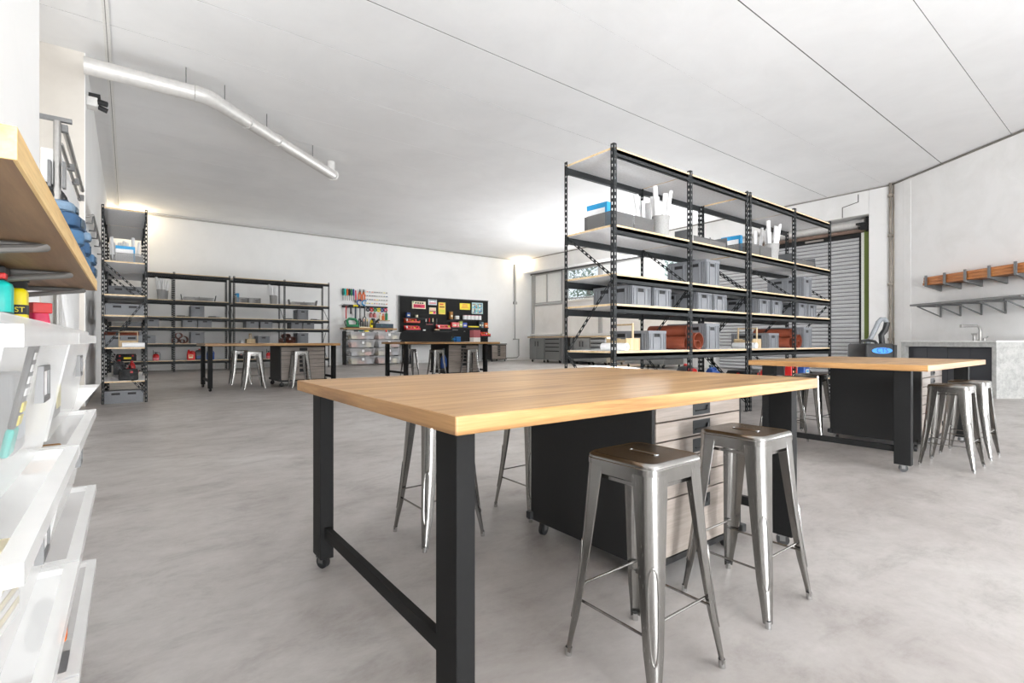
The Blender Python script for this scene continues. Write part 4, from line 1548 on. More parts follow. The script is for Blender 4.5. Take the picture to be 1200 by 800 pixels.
m = MB(); m.cyl((.03, 0, .42), (.18, -.02, .44), .08, .06, 12); m.cyl((.0, -.09, .2), (.0, -.14, .2), .05, .05, 10); m.build('head', M_RACK, t)
m = MB(); m.cyl((.12, -.06, .34), (.14, -.08, .34), .12, None, 18); m.build('disc', M_ZINC, t)
t = thing('drill', 'brown-handled drill beside the yellow grinder on the wall shelf', 'drill', (9.98, YT - .2, TZ + .22))
MB().cyl((0, 0, 0), (.28, 0, .24), .06, .05, 12).build('body', M_RACK, t)
MB().cyl((.16, 0, .16), (.26, 0, .06), .04, .03, 10).build('handle', M_CARDB, t)
t = thing('navy_tool_case', 'long flat navy tool case lying on the wall shelf', 'case', (9.94, YT - .48, TZ))
MB().box((0, 0, 0), (.98, .34, .23)).build('shell', M_NAVY, t, .02)
MB().box((.3, -.02, .1), (.36, 0, .18)).box((.62, -.02, .1), (.68, 0, .18)).build('latch', M_DKGREEN, t)
for x, m_, lab in ((8.78, M_RUBBER, 'black tool on top of the clear bins below the wall shelf'), (9.02, M_DKGREEN, 'teal tool on top of the clear bins below the wall shelf'), (9.30, M_YELLOW, 'yellow tool on top of the clear bins below the wall shelf')):
    t = thing('small_tool', lab, 'tool', (x, YT - .72, 1.655))
    MB().box((0, 0, 0), (.2, .1, .07)).build('body', m_, t, .02)
    MB().cyl((.2, .05, .035), (.28, .05, .035), .02, .012, 8).build('nozzle', M_RUBBER, t)
t = thing('small_bottle', 'small red bottle on the clear bins of the far tool wall', 'bottle', (10.42, YT - .72, 1.655))
MB().cyl((0, 0, 0), (0, 0, .12), .05, .03, 10).build('body', M_RED, t)

# ================================================================== black tool board
PX0, PX1, PZ0, PZ1 = 11.42, 17.14, 1.05, 3.60
t = thing('tool_board', 'large black tool board on the back wall', 'board', (PX0, YB, PZ0))
MB().box((0, -.12, 0), (PX1 - PX0, -.004, PZ1 - PZ0)).build('panel', M_PEG, t, .01)
YP = YB - .121
fr = MB()
fr.box((-.02, -.13, PZ1 - PZ0 - .02), (PX1 - PX0 + .02, -.004, PZ1 - PZ0 + .015)).box((-.02, -.13, 0), (.0, -.004, PZ1 - PZ0))
fr.build('edge_trim', M_SHELFG, t)


def sign(x0, x1, z0, z1, base, bits, label):
    t = thing('metal_sign', label, 'sign', (x0, YP, z0))
    W, H = x1 - x0, z1 - z0
    MB().box((0, -.025, 0), (W, 0, H)).build('plate', base, t, .006)
    for a, b_, c, d, m_ in bits:
        MB().box((W * a, -.031, H * b_), (W * c, -.024, H * d)).build('print', m_, t)
    return t


pale = simple('pale_print', rgb(214, 208, 196), .6)
s_ = sign(12.15, 12.96, 2.95, 3.35, M_CREAM, [(.10, .12, .93, .60, M_PINK), (.16, .42, .7, .48, pale), (.16, .28, .62, .34, pale), (.16, .18, .5, .23, pale)] + [(.20 + .17 * k, .68, .32 + .17 * k, .86, M_RUBBER) for k in range(4)] + [(.02, .8, .12, .95, M_GREEN)], 'cream sign with red block, leftmost sign on the black tool board')
s_ = sign(13.12, 13.65, 3.19, 3.50, simple('pale_blue_card', rgb(206, 212, 218), .6), [(.1, .2, .9, .45, simple('salmon_print', rgb(222, 150, 150), .6)), (.1, .82, .95, .95, M_DKGREEN), (.3, .5, .7, .7, M_PAPER)], 'pale blue sign, upper of the two small ones on the tool board')
s_ = sign(13.18, 13.60, 2.69, 3.05, M_CREAM, [(.08, .38, .95, .5, simple('dark_red_print', rgb(120, 30, 40), .6)), (.1, .55, .9, .85, simple('peach_print', rgb(240, 200, 176), .6)), (.05, .05, .5, .35, M_YELLOW), (.55, .05, .95, .36, M_PINK)], 'cream and red sign, lower of the two small ones on the tool board')
s_ = sign(13.76, 14.20, 2.70, 3.36, simple('amber_card', rgb(242, 208, 92), .6), [(.15, .78, .7, .9, M_ORANGE), (.12, .55, .85, .68, M_CARDB), (.1, .1, .9, .4, simple('olive_print', rgb(206, 206, 70), .6))], 'tall yellow sign with brown print on the tool board')
s_ = sign(15.15, 15.85, 3.01, 3.38, M_YELLOW, [(.25, .74, .75, .84, M_ORANGE), (.2, .58, .72, .64, M_ORANGE), (.2, .42, .78, .48, M_ORANGE), (.15, .26, .85, .32, M_ORANGE)], 'lemon yellow sign with orange lines on the tool board')
bits = []
rr = random.Random(3)
for i in range(6):
    for j in range(6):
        if rr.random() < .8:
            bits.append((.06 + i * .148, .06 + j * .148, .06 + i * .148 + .12 * rr.uniform(.5, 1.1), .06 + j * .148 + .12 * rr.uniform(.5, 1.1), (M_CYAN, M_TEAL, M_BLUE, M_CREAM, M_CARDB, M_NAVY)[rr.randrange(6)]))
s_ = sign(15.97, 16.75, 2.80, 3.46, simple('pale_turquoise_card', rgb(176, 206, 206), .6), bits, 'square turquoise sign with jumbled colour blocks, last on the tool board')


def board_shelf(x0, x1, z, label):
    t = thing('board_shelf', label, 'shelf', (x0, YP, z))
    MB().box((0, -.34, -.05), (x1 - x0, 0, 0)).build('shelf_plate', M_BODY, t, .004)
    MB().box((0, -.02, -.12), (x1 - x0, 0, -.05)).build('back_rail', M_BODY, t)
    return t


board_shelf(11.62, 12.6, 1.79, 'black ledge under the open red tray at the left of the tool board')
board_shelf(13.45, 14.45, 1.78, 'black ledge under the red tray in the middle of the tool board')
board_shelf(14.32, 16.72, 2.43, 'black upper ledge of the tool board carrying the white tins')
board_shelf(14.44, 16.95, 1.98, 'black lower ledge of the tool board carrying small boxes')
board_shelf(11.6, 13.0, 2.46, 'thin black ledge with the small blue bottle on the tool board')

board_shelf(16.40, 17.10, 1.50, 'black ledge under the red tray at the right edge of the tool board')


def red_tray(x0, x1, z, m_, label, goods):
    t = thing('parts_tray', label, 'tray', (x0, YP - .32, z))
    W = x1 - x0
    h = .13
    m = MB()
    m.box((0, 0, 0), (W, .28, .01)).box((0, .26, 0), (W, .28, h + .1)).box((0, 0, 0), (.015, .28, h)).box((W - .015, 0, 0), (W, .28, h)).box((0, -.0, 0), (W, .015, h * .7))
    m.build('shell', m_, t)
    for k in range(3):
        MB().box((.02 + W * (k + 1) / 4, .015, .01), (.03 + W * (k + 1) / 4, .26, h)).build('divider', m_, t)
    rr = random.Random(int(x0 * 10))
    for k in range(goods):
        x = .05 + (W - .16) * k / max(1, goods - 1)
        MB().box((x, .06, .012), (x + .07, .18, .14 + .08 * rr.random())).build('part', (M_YELLOW, M_RACK, M_ORANGE, M_RED, M_PAPER)[rr.randrange(5)], t)
    return t


red_tray(11.66, 12.48, 2.17, simple('orange_red_plastic', rgb(196, 62, 30), .4), 'orange-red parts tray, upper left on the tool board', 5)
red_tray(11.66, 12.50, 1.79, M_RED, 'bright red open parts tray on the left ledge of the tool board', 4)
red_tray(13.58, 14.38, 1.87, M_RED, 'red parts tray in the middle of the tool board', 3)
red_tray(16.42, 17.10, 1.50, M_RED, 'red parts tray at the right edge of the tool board', 4)
rs2 = random.Random(4)
for i in range(5):
    t = thing('white_tin', 'white tin on the upper tool-board ledge, %s from the left' % ('first', 'second', 'third', 'fourth', 'fifth')[i], 'tin', (15.36 + i * .255, YP - .2, 2.43), 0, 'white tins on the upper ledge of the tool board')
    MB().cyl((0, 0, 0), (0, 0, .23), .115, None, 18).build('can', M_PAPER, t)
    MB().cyl((0, 0, .23), (0, 0, .255), .118, None, 18).build('lid', simple('pale_pink_lid', rgb(232, 176, 186), .5), t)
for x, w_, h, m_, lab, z in ((14.50, .34, .28, M_RED, 'red box on the lower tool-board ledge', 1.98), (14.86, .12, .28, simple('pink_box', rgb(238, 120, 130), .5), 'pink box next to the red box on the tool-board ledge', 1.98), (15.0, .2, .34, simple('lime_box', rgb(176, 186, 90), .5), 'lime striped box on the tool-board ledge', 1.98), (15.24, .26, .27, simple('violet_blue_box', rgb(70, 92, 190), .5), 'violet-blue box on the tool-board ledge', 1.98),
                        (16.34, .16, .36, M_NAVY, 'navy box at the end of the lower tool-board ledge', 1.98), (16.52, .14, .34, simple('grey_blue_box', rgb(120, 140, 150), .5), 'grey-blue box at the end of the tool-board ledge', 1.98), (16.74, .22, .30, M_ORANGE, 'white and orange box, last on the lower tool-board ledge', 1.98),
                        (14.40, .17, .42, M_CARDB, 'brown box with white top on the upper tool-board ledge', 2.43), (14.76, .22, .2, M_PAPER, 'small white box on the upper tool-board ledge', 2.43), (11.74, .2, .25, M_BLUE, 'small blue bottle on the thin ledge of the tool board', 2.46), (12.28, .11, .14, M_CREAM, 'small white bottle on the thin ledge of the tool board', 2.46)):
    t = thing('small_box', lab, 'box', (x, YP - .24, z))
    MB().box((0, 0, 0), (w_, .18, h)).build('carton', m_, t, .008)
    MB().box((w_ * .15, -.004, h * .3), (w_ * .85, .0, h * .55)).build('label', M_CREAM, t)
for i, (x, m_) in enumerate(((12.98, M_PAPER), (13.18, M_RED), (13.40, M_CREAM), (13.64, M_ZINC))):
    t = thing('hand_tool', 'small hand tool hung mid-board with a %s handle' % ('white', 'red', 'cream', 'steel')[i], 'tool', (x, YP - .03, 2.26))
    MB().cyl((0, 0, 0), (0, 0, .2), .035, .025, 8).build('handle', m_, t)
    MB().cyl((0, 0, 0), (0, 0, -.16), .012, None, 6).build('shaft', M_ZINC, t)
for x, w_, z, m_, lab in ((12.80, .16, 1.76, M_PAPER, 'small white tag left of the middle red tray'), (14.66, .36, 1.80, M_ZINC, 'steel ruler hung below the small boxes'), (15.42, .1, 1.72, M_ZINC, 'small steel cross tool on the tool board'), (15.62, .95, 2.0, M_YELLOW, 'yellow and red spirit level on the lower tool-board ledge'), (12.98, .42, 2.08, simple('dull_red_strip', rgb(110, 34, 36), .5), 'dull red tool strip between the two trays'), (13.42, .3, 1.79, M_PINE, 'wooden brush in front of the middle red tray')):
    tag(MB().box((x, YP - .22 if 'ledge' in lab or 'brush' in lab else YP - .03, z), (x + w_, YP - .14 if 'ledge' in lab or 'brush' in lab else YP, z + .07)).build('hung_tool', m_, None, .006), lab, 'tool')
# bench under the board with its drawers
make_cabinet('taupe drawer cabinet against the back wall at the right end of the tool board', (16.75, 23.75, 0), 1.05, .95, .98, .1, 1.2)
t = thing('long_bench', 'long dark bench against the back wall below the tool board', 'bench', (11.5, 23.7, 0))
MB().box((0, 0, .995), (6.32, 1.05, 1.045)).build('bench_top', M_BODY, t, .004)
for x in (.05, 3.0):
    MB().box((x, .06, 0), (x + .09, .15, .995)).build('leg', M_BODY, t)
    MB().box((x, .9, 0), (x + .09, .99, .995)).build('leg', M_BODY, t)
# standing on the centre table
t = thing('blue_vise', 'blue bench vise standing on the table below the tool board', 'vise', (8.50, 14.05, 1.155))
MB().box((0, 0, 0), (.17, .16, .17)).box((-.07, .04, .05), (.0, .12, .13)).build('body', simple('vise_blue', rgb(28, 110, 176), .4), t, .012)
MB().box((-.02, -.01, .05), (.16, .17, .065)).box((-.02, -.01, .11), (.16, .17, .125)).build('ribs', M_BLUE, t)
MB().cyl((-.07, .08, .09), (-.14, .08, .09), .014, None, 8).cyl((-.12, .08, .02), (-.12, .08, .18), .008, None, 6).build('screw', M_DKGREEN, t)
t = thing('pink_canister', 'tall canister, translucent dark pink above and white below, before the tool board', 'canister', (9.36, 14.25, 1.155))
MB().box((-.14, -.12, 0), (.14, .12, .15)).build('base', M_PAPER, t, .01)
MB().box((-.14, -.12, .15), (.14, .12, .40)).build('tank', clear_mat('pink_clear_plastic', rgb(190, 110, 116), .8, .25), t, .01)
tag(MB().box((8.72, 13.9, 1.155), (9.02, 14.15, 1.163)).build('paper_sheet', M_PAPER), 'white paper sheets lying on the table before the tool board', 'paper')
t = thing('blue_bag', 'blue bag hanging beside the dark cabinet under the table before the tool board', 'bag', (7.98, 13.98, .32))
MB().loft([[(x, y, z) for x, y in rrect(w, d, .04, 3)] for w, d, z in ((.16, .1, 0), (.22, .13, .08), (.2, .12, .3), (.1, .06, .42))]).build('pouch', M_BLUE, t)
MB().tube([(-.04, 0, .41), (-.03, 0, .62), (.03, 0, .62), (.04, 0, .41)], .01, 6).build('strap', M_NAVY, t)
# ================================================================== kitchen along the diagonal wall
def kpt(d, l, z):
    """distance d and offset l measured along and across the diagonal wall -> world"""
    return Vector((d * .609 + l * .793, d * .793 - l * .609, z))


def kthing(name, label, cat, d, l, z=0.0):
    # local x runs along the wall toward the room's front, local y toward the wall
    return thing(name, label, cat, kpt(d, l, z), KA)


t = kthing('kitchen_counter', 'concrete-framed sink counter with dark doors against the right wall', 'counter', 12.70, 9.90)
LK, DK, HK = 2.50, 2.48, 1.19
b = MB()
b.box((0, -.02, HK - .14), (LK, DK, HK - .035)).box((0, -.02, 0), (.13, DK, HK - .14)).box((LK - .10, -.02, 0), (LK, .12, HK - .14))
b.build('frame', M_TERRZ, t, .004)
MB().box((-.02, -.04, HK - .035), (LK + .02, DK, HK)).build('worktop', simple('pale_worktop', rgb(222, 222, 220), .4), t, .004)
MB().box((LK - .10, .12, 0), (LK, DK, HK - .14)).build('end_panel', M_TERRZ, t, .004)
MB().box((.13, .10, .05), (LK - .1, DK - .1, HK - .15)).build('carcass', M_BODY, t)
n = 4
for k in range(n):
    a = .14 + (LK - .25) * k / n
    c = .14 + (LK - .25) * (k + 1) / n
    MB().box((a + .004, .06, .06), (c - .004, .10, HK - .155)).build('door', M_KITB, t, .003, 1)
t = kthing('kitchen_tap', 'brushed steel tap with square spout on the sink counter', 'tap', 11.75, 11.0, HK)
b = MB(); b.tube([(0, 0, 0), (0, 0, .24), (0, -.02, .31), (0, -.07, .345), (0, -.40, .345)], .030, 12); b.build('spout', M_STEELROD, t)
b = MB(); b.box((-.035, -.46, .31), (.035, -.36, .375)); b.build('nozzle', M_STEELROD, t, .008)
b = MB(); b.cyl((0, -.14, 0), (0, -.14, .11), .035, .035, 12).cyl((0, -.14, .11), (0, -.14, .17), .035, .06, 12); b.build('soap_cup', M_STEELROD, t)
b = MB(); b.cyl((0, .10, 0), (0, .10, .06), .03, .03, 12).cyl((0, .10, .05), (0, .18, .09), .016, .016, 8); b.build('lever', M_STEELROD, t)
MB().cyl((0, 0, 0), (0, 0, .02), .05, None, 14).build('base_ring', M_STEELROD, t)

# slim grey wall shelf on triangular rod brackets
t = kthing('grey_shelf', 'slim grey shelf on triangular brackets above the sink counter', 'shelf', 14.62, 12.465, 2.20)
MB().box((-.05, -.80, 0), (3.15, 0, .05)).build('shelf_plate', M_SHELFG, t, .004)
for x in (.10, .74, 1.36, 2.01, 2.66):
    b = MB(); b.bar((x, -.01, -.02), (x, -.70, -.02), .03, .03).bar((x, -.68, -.025), (x, -.02, -.31), .028, .028).bar((x, -.018, -.33), (x, -.018, 0), .03, .03, (0, 1, 0)); b.build('bracket', M_SHELFG, t)
# timber rack above it
t = kthing('timber_rack', 'wall brackets holding orange timber above the grey shelf', 'rack', 14.50, 12.465, 2.74)
BR = (.0, .62, 1.25, 1.92, 2.58)
for x in BR:
    b = MB()
    b.loft([[(x - .03, -.01, -.12), (x + .03, -.01, -.12), (x + .03, -.01, .06), (x - .03, -.01, .06)], [(x - .03, -.46, .02), (x + .03, -.46, .02), (x + .03, -.46, .06), (x - .03, -.46, .06)]], 0, False)
    b.box((x - .035, -.48, .02), (x + .035, -.45, .34))
    b.build('bracket', M_SHELFG, t, .003, 1)
rr = random.Random(8)
zz = 2.74 + .062
for row in range(3):
    for k in range(4):
        L = 3.3 + rr.uniform(-.05, .1)
        w_, h_ = .10, .075
        o = MB().box((-.10 - rr.uniform(0, .05), 0, 0), (L, w_, h_)).build('timber_length', M_LUMBER, None, .005, 1)
        p = kpt(14.50, 12.465 - .44 + k * .106, zz + row * .078)
        o.location = p
        o.rotation_euler = (0, 0, KA)
        tag(o, ('bottom', 'middle', 'top')[row] + '-layer orange timber length, ' + ('frontmost', 'second', 'third', 'rearmost')[k] + ' in the wall brackets', 'timber')

# black dust extractor in front of the column
t = thing('dust_extractor', 'black dust extractor with grey hose and blue oval badge near the right column', 'vacuum', (11.95, 3.62, 0), math.radians(-37.5))
b = MB()
b.loft([[(x, y, z) for x, y in rrect(w, d, .05, 4)] for w, d, z in ((.48, .50, .12), (.56, .56, .16), (.56, .56, .62), (.58, .58, .64), (.58, .58, .70), (.55, .55, .72))])
b.build('tank', M_BODY, t)
b = MB()
b.loft([[(x, y, z) for x, y in rrect(w, d, .04, 4)] for w, d, z in ((.56, .56, .72), (.58, .58, .74), (.57, .57, 1.10), (.52, .52, 1.13))])
b.box((.25, -.30, .74), (.31, .3, 1.1))
b.build('motor_head', M_RUBBER, t)
b = MB(); b.tube([(-.26, -.1, 1.12), (-.24, -.1, 1.18), (-.12, -.1, 1.2), (.02, -.1, 1.17), (.06, -.1, 1.12)], .028, 8); b.build('handle', M_RUBBER, t)
b = MB(); b.tube([(-.06, .0, 1.12), (.02, 0, 1.26), (.10, 0, 1.42), (.16, 0, 1.56), (.22, 0, 1.62), (.29, 0, 1.62), (.33, 0, 1.56)], .045, 12); b.build('hose', M_HOSE, t)
b = MB(); b.tube([(.34, 0, 1.56), (.30, 0, 1.40), (.22, 0, 1.30), (.24, 0, 1.12)], .055, 10); b.build('hose_cuff', M_RUBBER, t)
el = MB()
el.prism([(.20 * math.cos(a) - .01, .06 * math.sin(a)) for a in [k * PI / 14 for k in range(28)]], 0, .012, 0, Matrix.Translation((.03, -.29, .99)) @ Matrix.Rotation(PI / 2, 4, 'X'))
bd_ = el.build('badge', simple('badge_blue', rgb(52, 140, 236), .35), t)
text_part('badge_text', 'CTS', .13, simple('badge_navy', rgb(16, 40, 110), .4), bd_, (.02, -.303, .99), (PI / 2, 0, 0), .002)
MB().box((.02, -.294, .66), (.25, -.286, .78)).build('paper_label', M_PAPER, t)
cm = caster_mesh(.05, False, .125).mesh('caster', [M_RUBBER, M_ZINC])
for x in (-.2, .2):
    for y in (-.2, .2):
        link('caster', cm, t, (x, y, 0), (0, 0, .3))

# ================================================================== foreground: plank shelf and clear bins on the near left wall
WX = -.455
t = thing('oak_shelf', 'oak plank shelf on bent-rod brackets close to the viewer on the left wall', 'shelf', (WX, .754, 1.366))
MB().box((.0, .004, 0), (-WX - .095 - .004, 1.752, .036)).build('plank', wood('shaded_oak_plank', rgb(92, 66, 44), rgb(128, 98, 68), rgb(156, 124, 90), 'Y', .55, .9), t)  # darker oak, the underside's shade put into the plank colour
b = MB()
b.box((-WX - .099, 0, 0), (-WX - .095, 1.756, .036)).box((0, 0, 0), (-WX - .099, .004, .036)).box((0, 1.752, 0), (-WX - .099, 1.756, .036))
b.build('edge_band', wood('lit_oak_edge', rgb(176, 138, 82), rgb(210, 174, 114), rgb(224, 194, 138), 'Y', .55, 1.6), t)  # lighter oak for the edges, their light put into the colour
SD = -WX - .095
for y in (.10, .60, 1.12, 1.66):
    b = MB()
    b.tube([(.012, y - .006, -.060), (SD * .75, y - .004, -.018), (SD - .05, y, -.012), (SD - .036, y + .004, -.0095), (SD - .05, y + .010, -.0085), (SD * .75, y + .014, -.0085), (.012, y + .016, -.0085)], .0085, 8)
    b.build('bracket', M_BRKT, t)
    MB().box((0, y - .02, -.11), (.012, y + .02, -.0)).build('wall_plate', M_BRKT, t, .002, 1)

BINZ = [1.19, .918, .638, .361]
BH = .262
BDEP = .345
rows = ('top', 'second', 'third', 'bottom')
for ri, z in enumerate(BINZ):
    for ci, (y0, y1, cn) in enumerate(((.79, 1.600, 'near'), (1.612, 2.425, 'far'))):
        # front faces +x : turn the bin so its front looks along +x
        bin_thing('clear_bin', 'milky clear bin, %s row, %s one of the two below the oak wall shelf' % (rows[ri], cn), (-.094, y0, z - BH), y1 - y0, BDEP, BH, .062, M_CLEAR, PI / 2, .026, .004, (.045, .031), '-y', .03)
t = thing('bin_rack', 'white slim frame carrying the milky clear bins on the left wall', 'frame', (WX, .76, 0))
for y in (0, .836, 1.672):
    MB().box((0, y - .008, .02), (.018, y + .008, 1.16)).build('upright', M_TRIM, t)
for z in BINZ:
    for y in (0.02, .845, 1.66):
        pass
    MB().box((.0, -.0, z - BH - .012), (.022, 1.672, z - BH - .001)).build('rail', M_TRIM, t)
# small white wedge-shaped ledge beyond the bins
b = MB()
b.loft([[(WX, y, .985), (-.098, y, .985), (-.165, y, .885), (WX, y, .885)] for y in (2.62, 2.80)], 0, False)
tag(b.build('white_ledge', M_TRIM, None, .003), 'small white wedge-shaped ledge on the left wall just beyond the clear bins', 'ledge')

# goods in the bins
def goods(name, cat, label, build, loc, rot=(0, 0, 0)):
    t = thing(name, label, cat, loc)
    build(t)
    t.rotation_euler = rot
    return t


def g_level(t):
    MB().box((-.006, -.03, -.14), (.006, .03, .045)).build('body', simple('grey_tool_body', rgb(96, 96, 98), .5), t, .006)
    for k in range(4):
        MB().box((.006, -.028, .0 - k * .024), (.0085, -.005 + .008 * k, .014 - k * .024)).build('mark', M_PAPER, t)
    for k in range(2):
        MB().box((.006, -.022, -.105 - k * .026), (.009, .016, -.086 - k * .026)).build('window', M_YELLOW, t)
    MB().box((-.007, -.03, -.195), (.007, .03, -.138)).build('tip', M_TEAL, t, .006)


goods('spirit_level', 'level', 'grey tool with turquoise tip inside the near top clear bin', g_level, (-.155, 1.39, 1.135), (0, .19, 0))
def g_pack(m1, m2):
    def f(t):
        MB().box((-.03, -.07, 0), (.03, .07, .17)).build('packet', m1, t, .008)
        MB().box((.03, -.05, .03), (.033, .05, .10)).build('print', m2, t)
    return f
PB = simple('pale_print_blue', rgb(206, 214, 222), .6)
goods('white_packet', 'packet', 'white packet with pale print inside the near top clear bin', g_pack(M_PAPER, simple('pale_pink_print', rgb(236, 214, 216), .6)), (-.215, 1.16, .934))
goods('grey_packet', 'packet', 'pale grey packet inside the near top clear bin', g_pack(simple('grey_card', rgb(190, 192, 194), .6), PB), (-.215, 1.50, .934))
goods('cream_packet', 'packet', 'cream packet inside the far top clear bin', g_pack(M_CREAM, simple('pale_yellow_print', rgb(232, 222, 160), .6)), (-.205, 1.80, .934))
goods('dark_packet', 'packet', 'dark grey packet inside the far top clear bin', g_pack(simple('mid_grey_card', rgb(130, 130, 130), .6), simple('pale_yellow_print', rgb(232, 222, 160), .6)), (-.205, 2.12, .934))
def g_brush(t):
    MB().box((-.045, -.10, 0), (.045, .10, .05)).build('block', M_CARDB, t, .006)
    b = MB()
    for k in range(3):
        b.box((-.046, -.095 + k * .025, .049), (.046, -.083 + k * .025, .053))
    b.build('stripe', M_YELLOW, t)
goods('brown_brush', 'brush', 'brown block with yellow stripes in the far second-row clear bin', g_brush, (-.20, 2.02, .80), (0, 0, .12))
def g_book(t):
    for k in range(9):
        MB().box((-.055, -.05, .004 + k * .013), (.055, .05, .0145 + k * .013)).build('leaf', (M_PAPER, M_CREAM)[k % 2], t)
    MB().box((-.058, -.052, .124), (.058, .052, .13)).build('cover', M_CREAM, t)
goods('cream_notebook', 'notebook', 'cream notebook lying in the near second-row clear bin', g_book, (-.215, 1.02, .69), (0, 0, .15))
goods('white_notebook', 'notebook', 'white notebook behind the cream one in the near second-row clear bin', g_book, (-.21, 1.17, .70), (0, 0, -.1))
def g_glove(t):
    MB().loft([[(x, y, z) for x, y in rrect(w, d, .012, 3)] for w, d, z in ((.06, .05, 0), (.07, .06, .04), (.045, .05, .085), (.03, .03, .11))]).build('body', M_RUBBER, t)
    MB().box((.02, -.02, .0), (.045, .02, .05)).build('trim', M_ORANGE, t, .006)
goods('black_work_glove', 'glove', 'black and orange glove in the far third-row clear bin', g_glove, (-.17, 1.73, .40))
def g_rope(t):
    for k in range(3):
        b = MB()
        b.tube([(-.02 + .018 * k + .006 * math.sin(q * 1.3), -.09 + q * .03, .02 + .012 * math.sin(q * .9 + k) + .02 * k) for q in range(9)], .009, 8)
        b.build('strand', M_ORANGE if k != 1 else M_YELLOW, t)
goods('orange_cord', 'cord', 'orange and yellow cord bundle in the near bottom clear bin', g_rope, (-.17, 1.28, .26), (0, 0, .4))
def g_case(t):
    MB().box((-.04, -.10, 0), (.04, .10, .12)).build('shell', simple('grey_box', rgb(140, 140, 142), .5), t, .008)
    MB().box((-.045, -.1, .0), (-.04, .1, .12)).build('spine', M_NAVY, t)
goods('grey_navy_box', 'box', 'grey and navy box in the far bottom clear bin', g_case, (-.17, 1.95, .105))

# on top of the bins
def bottle(label, loc, body, low, cap, w, h):
    t = thing('spray_can', label, 'bottle', loc)
    MB().loft([[(x, y, z) for x, y in rrect(w * s, w * s, w * .2 * s, 4)] for s, z in ((.9, 0), (1, .006), (1, h), (.92, h + .008), (.5, h + .016))]).build('body', body, t)
    MB().loft([[(x, y, z) for x, y in rrect(w * 1.02, w * 1.02, w * .2, 4)] for z in (.004, h * .38)]).build('lower_band', low, t)
    return t


ZT = 1.205
tag(MB().box((-.44, .80, 1.1915), (-.115, 2.42, ZT)).build('flat_cover', M_CLEAR, None, .003), 'flat milky cover lying across the top row of clear bins', 'cover')
t = bottle('turquoise bottle with dark green foot and black trigger on the clear bins', (-.265, 1.80, ZT), M_TEAL, M_DKGREEN, M_RUBBER, .060, .105)
b = MB(); b.cyl((0, 0, .115), (0, 0, .135), .02, None, 12).box((-.02, -.03, .135), (.02, .05, .155)); b.build('trigger', M_RUBBER, t, .004)
MB().box((-.022, -.035, .122), (.022, -.005, .137)).build('red_clip', M_RED, t, .003)
t = bottle('yellow tin with black band and lettering on the clear bins', (-.25, 1.94, ZT), M_YELLOW, M_YELLOW, M_RUBBER, .054, .100)
b = MB(); b.loft([[(x, y, z) for x, y in rrect(.0560, .0560, .0115, 4)] for z in (.040, .066)]); bnd = b.build('black_band', M_RUBBER, t)
# lettering on the face toward the viewer (-y) : arrow mark, S, small print
b = MB(); b.prism([(-.026, .043), (-.010, .058), (-.010, .043)], 0, .0012, 0, Matrix.Translation((0, -.0282, 0)) @ Matrix.Rotation(PI / 2, 4, 'X')); b.prism([(-.008, .043), (-.008, .060), (-.002, .043)], 0, .0012, 0, Matrix.Translation((0, -.0282, 0)) @ Matrix.Rotation(PI / 2, 4, 'X')); b.build('arrow_mark', M_YELLOW, bnd)
text_part('letter', 'ST', .020, M_YELLOW, bnd, (.014, -.0284, .052), (PI / 2, 0, 0), .0006)
text_part('small_print', 'xtreme', .010, M_RUBBER, t, (.0, -.0276, .032), (PI / 2, 0, 0), .0004)
b = MB(); b.cyl((0, 0, .112), (0, 0, .130), .030, .026, 16); b.box((-.028, -.008, .13), (.03, .012, .142)).cyl((.02, 0, .142), (.055, 0, .15), .008, .006, 8); b.build('trigger', M_RUBBER, t)
t = thing('red_capped_bottle', 'crimson bottle with square red cap standing alone on the clear bins', 'bottle', (-.232, 2.22, ZT), .6)
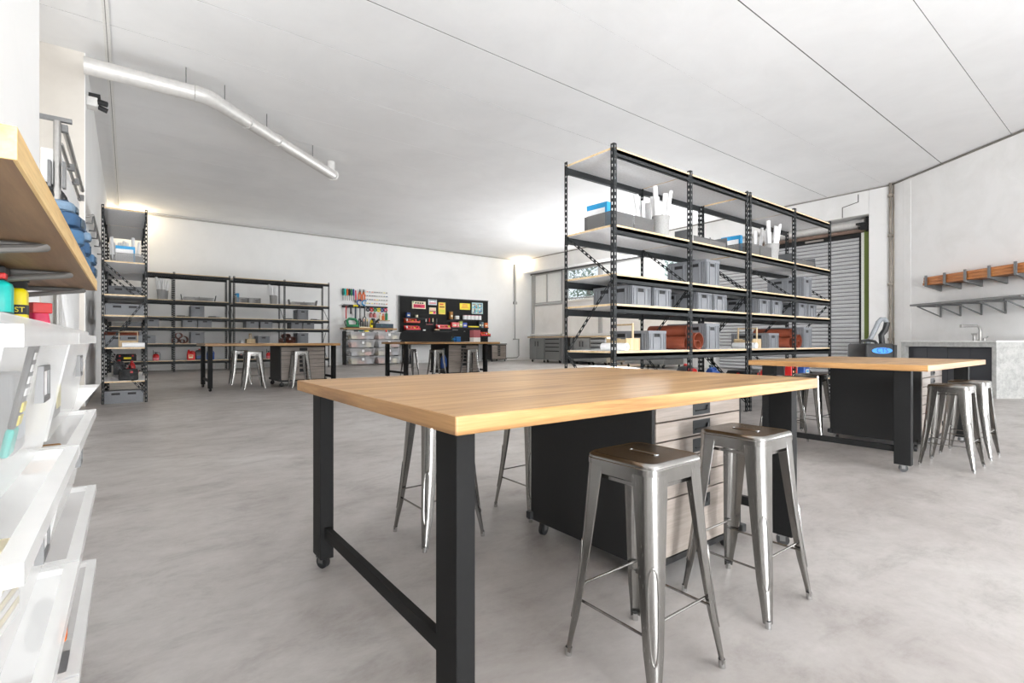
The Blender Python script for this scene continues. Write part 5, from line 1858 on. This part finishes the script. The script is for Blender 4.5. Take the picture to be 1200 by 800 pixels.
MB().loft([[(x, y, z) for x, y in rrect(w, w, .012, 4)] for w, z in ((.052, 0), (.054, .01), (.046, .058))]).build('body', M_PINK, t)
MB().box((-.0265, -.0265, .056), (.0265, .0265, .090)).build('cap', M_RED, t, .003)

# on the plank
ZP = 1.402
cols = [M_FABRIC, simple('deep_blue_fabric', rgb(32, 66, 98), .75, 0, .12, 60), simple('pale_blue_fabric', rgb(96, 118, 138), .8, 0, .12, 60)]
spots = [(-.195, 2.10, .0, .17, .16, .065, 1), (-.195, 2.11, .065, .16, .15, .055, 0), (-.20, 2.12, .12, .17, .15, .05, 1), (-.205, 2.13, .17, .15, .14, .035, 2),
         (-.19, 2.27, .0, .17, .14, .06, 0), (-.19, 2.27, .06, .17, .14, .05, 1), (-.185, 2.28, .11, .16, .13, .035, 2), (-.18, 2.42, .0, .17, .15, .05, 1), (-.175, 2.42, .05, .16, .14, .04, 0)]
nm3 = ['bottom pouch of the tall blue pile on the oak shelf', 'second pouch of the tall blue pile on the oak shelf', 'third pouch of the tall blue pile on the oak shelf', 'pale blue pouch topping the tall pile on the oak shelf',
       'bottom pouch of the middle blue pile on the oak shelf', 'second pouch of the middle blue pile on the oak shelf', 'pale pouch topping the middle blue pile on the oak shelf',
       'bottom pouch of the low blue pile at the oak shelf end', 'top pouch of the low blue pile at the oak shelf end']
for (x, y, z, w_, d_, h_, ci), lab in zip(spots, nm3):
    t = thing('blue_pouch', lab, 'pouch', (x, y, ZP + z), (y * 7) % .4 - .2)
    MB().loft([[(px, py, pz) for px, py in rrect(w_ * s, d_ * s, .03 * s, 4)] for s, pz in ((.86, 0), (.98, h_ * .15), (1, h_ * .5), (.97, h_ * .85), (.82, h_))]).build('body', cols[ci], t)
    MB().box((w_ * .49, -.018, h_ * .2), (w_ * .52, .018, h_ * .75)).build('strap_tab', M_NAVY, t, .003)
    MB().box((-w_ * .42, -d_ * .42, h_ * .98), (w_ * .42, d_ * .42, h_)).build('flap', cols[(ci + 1) % 3], t)
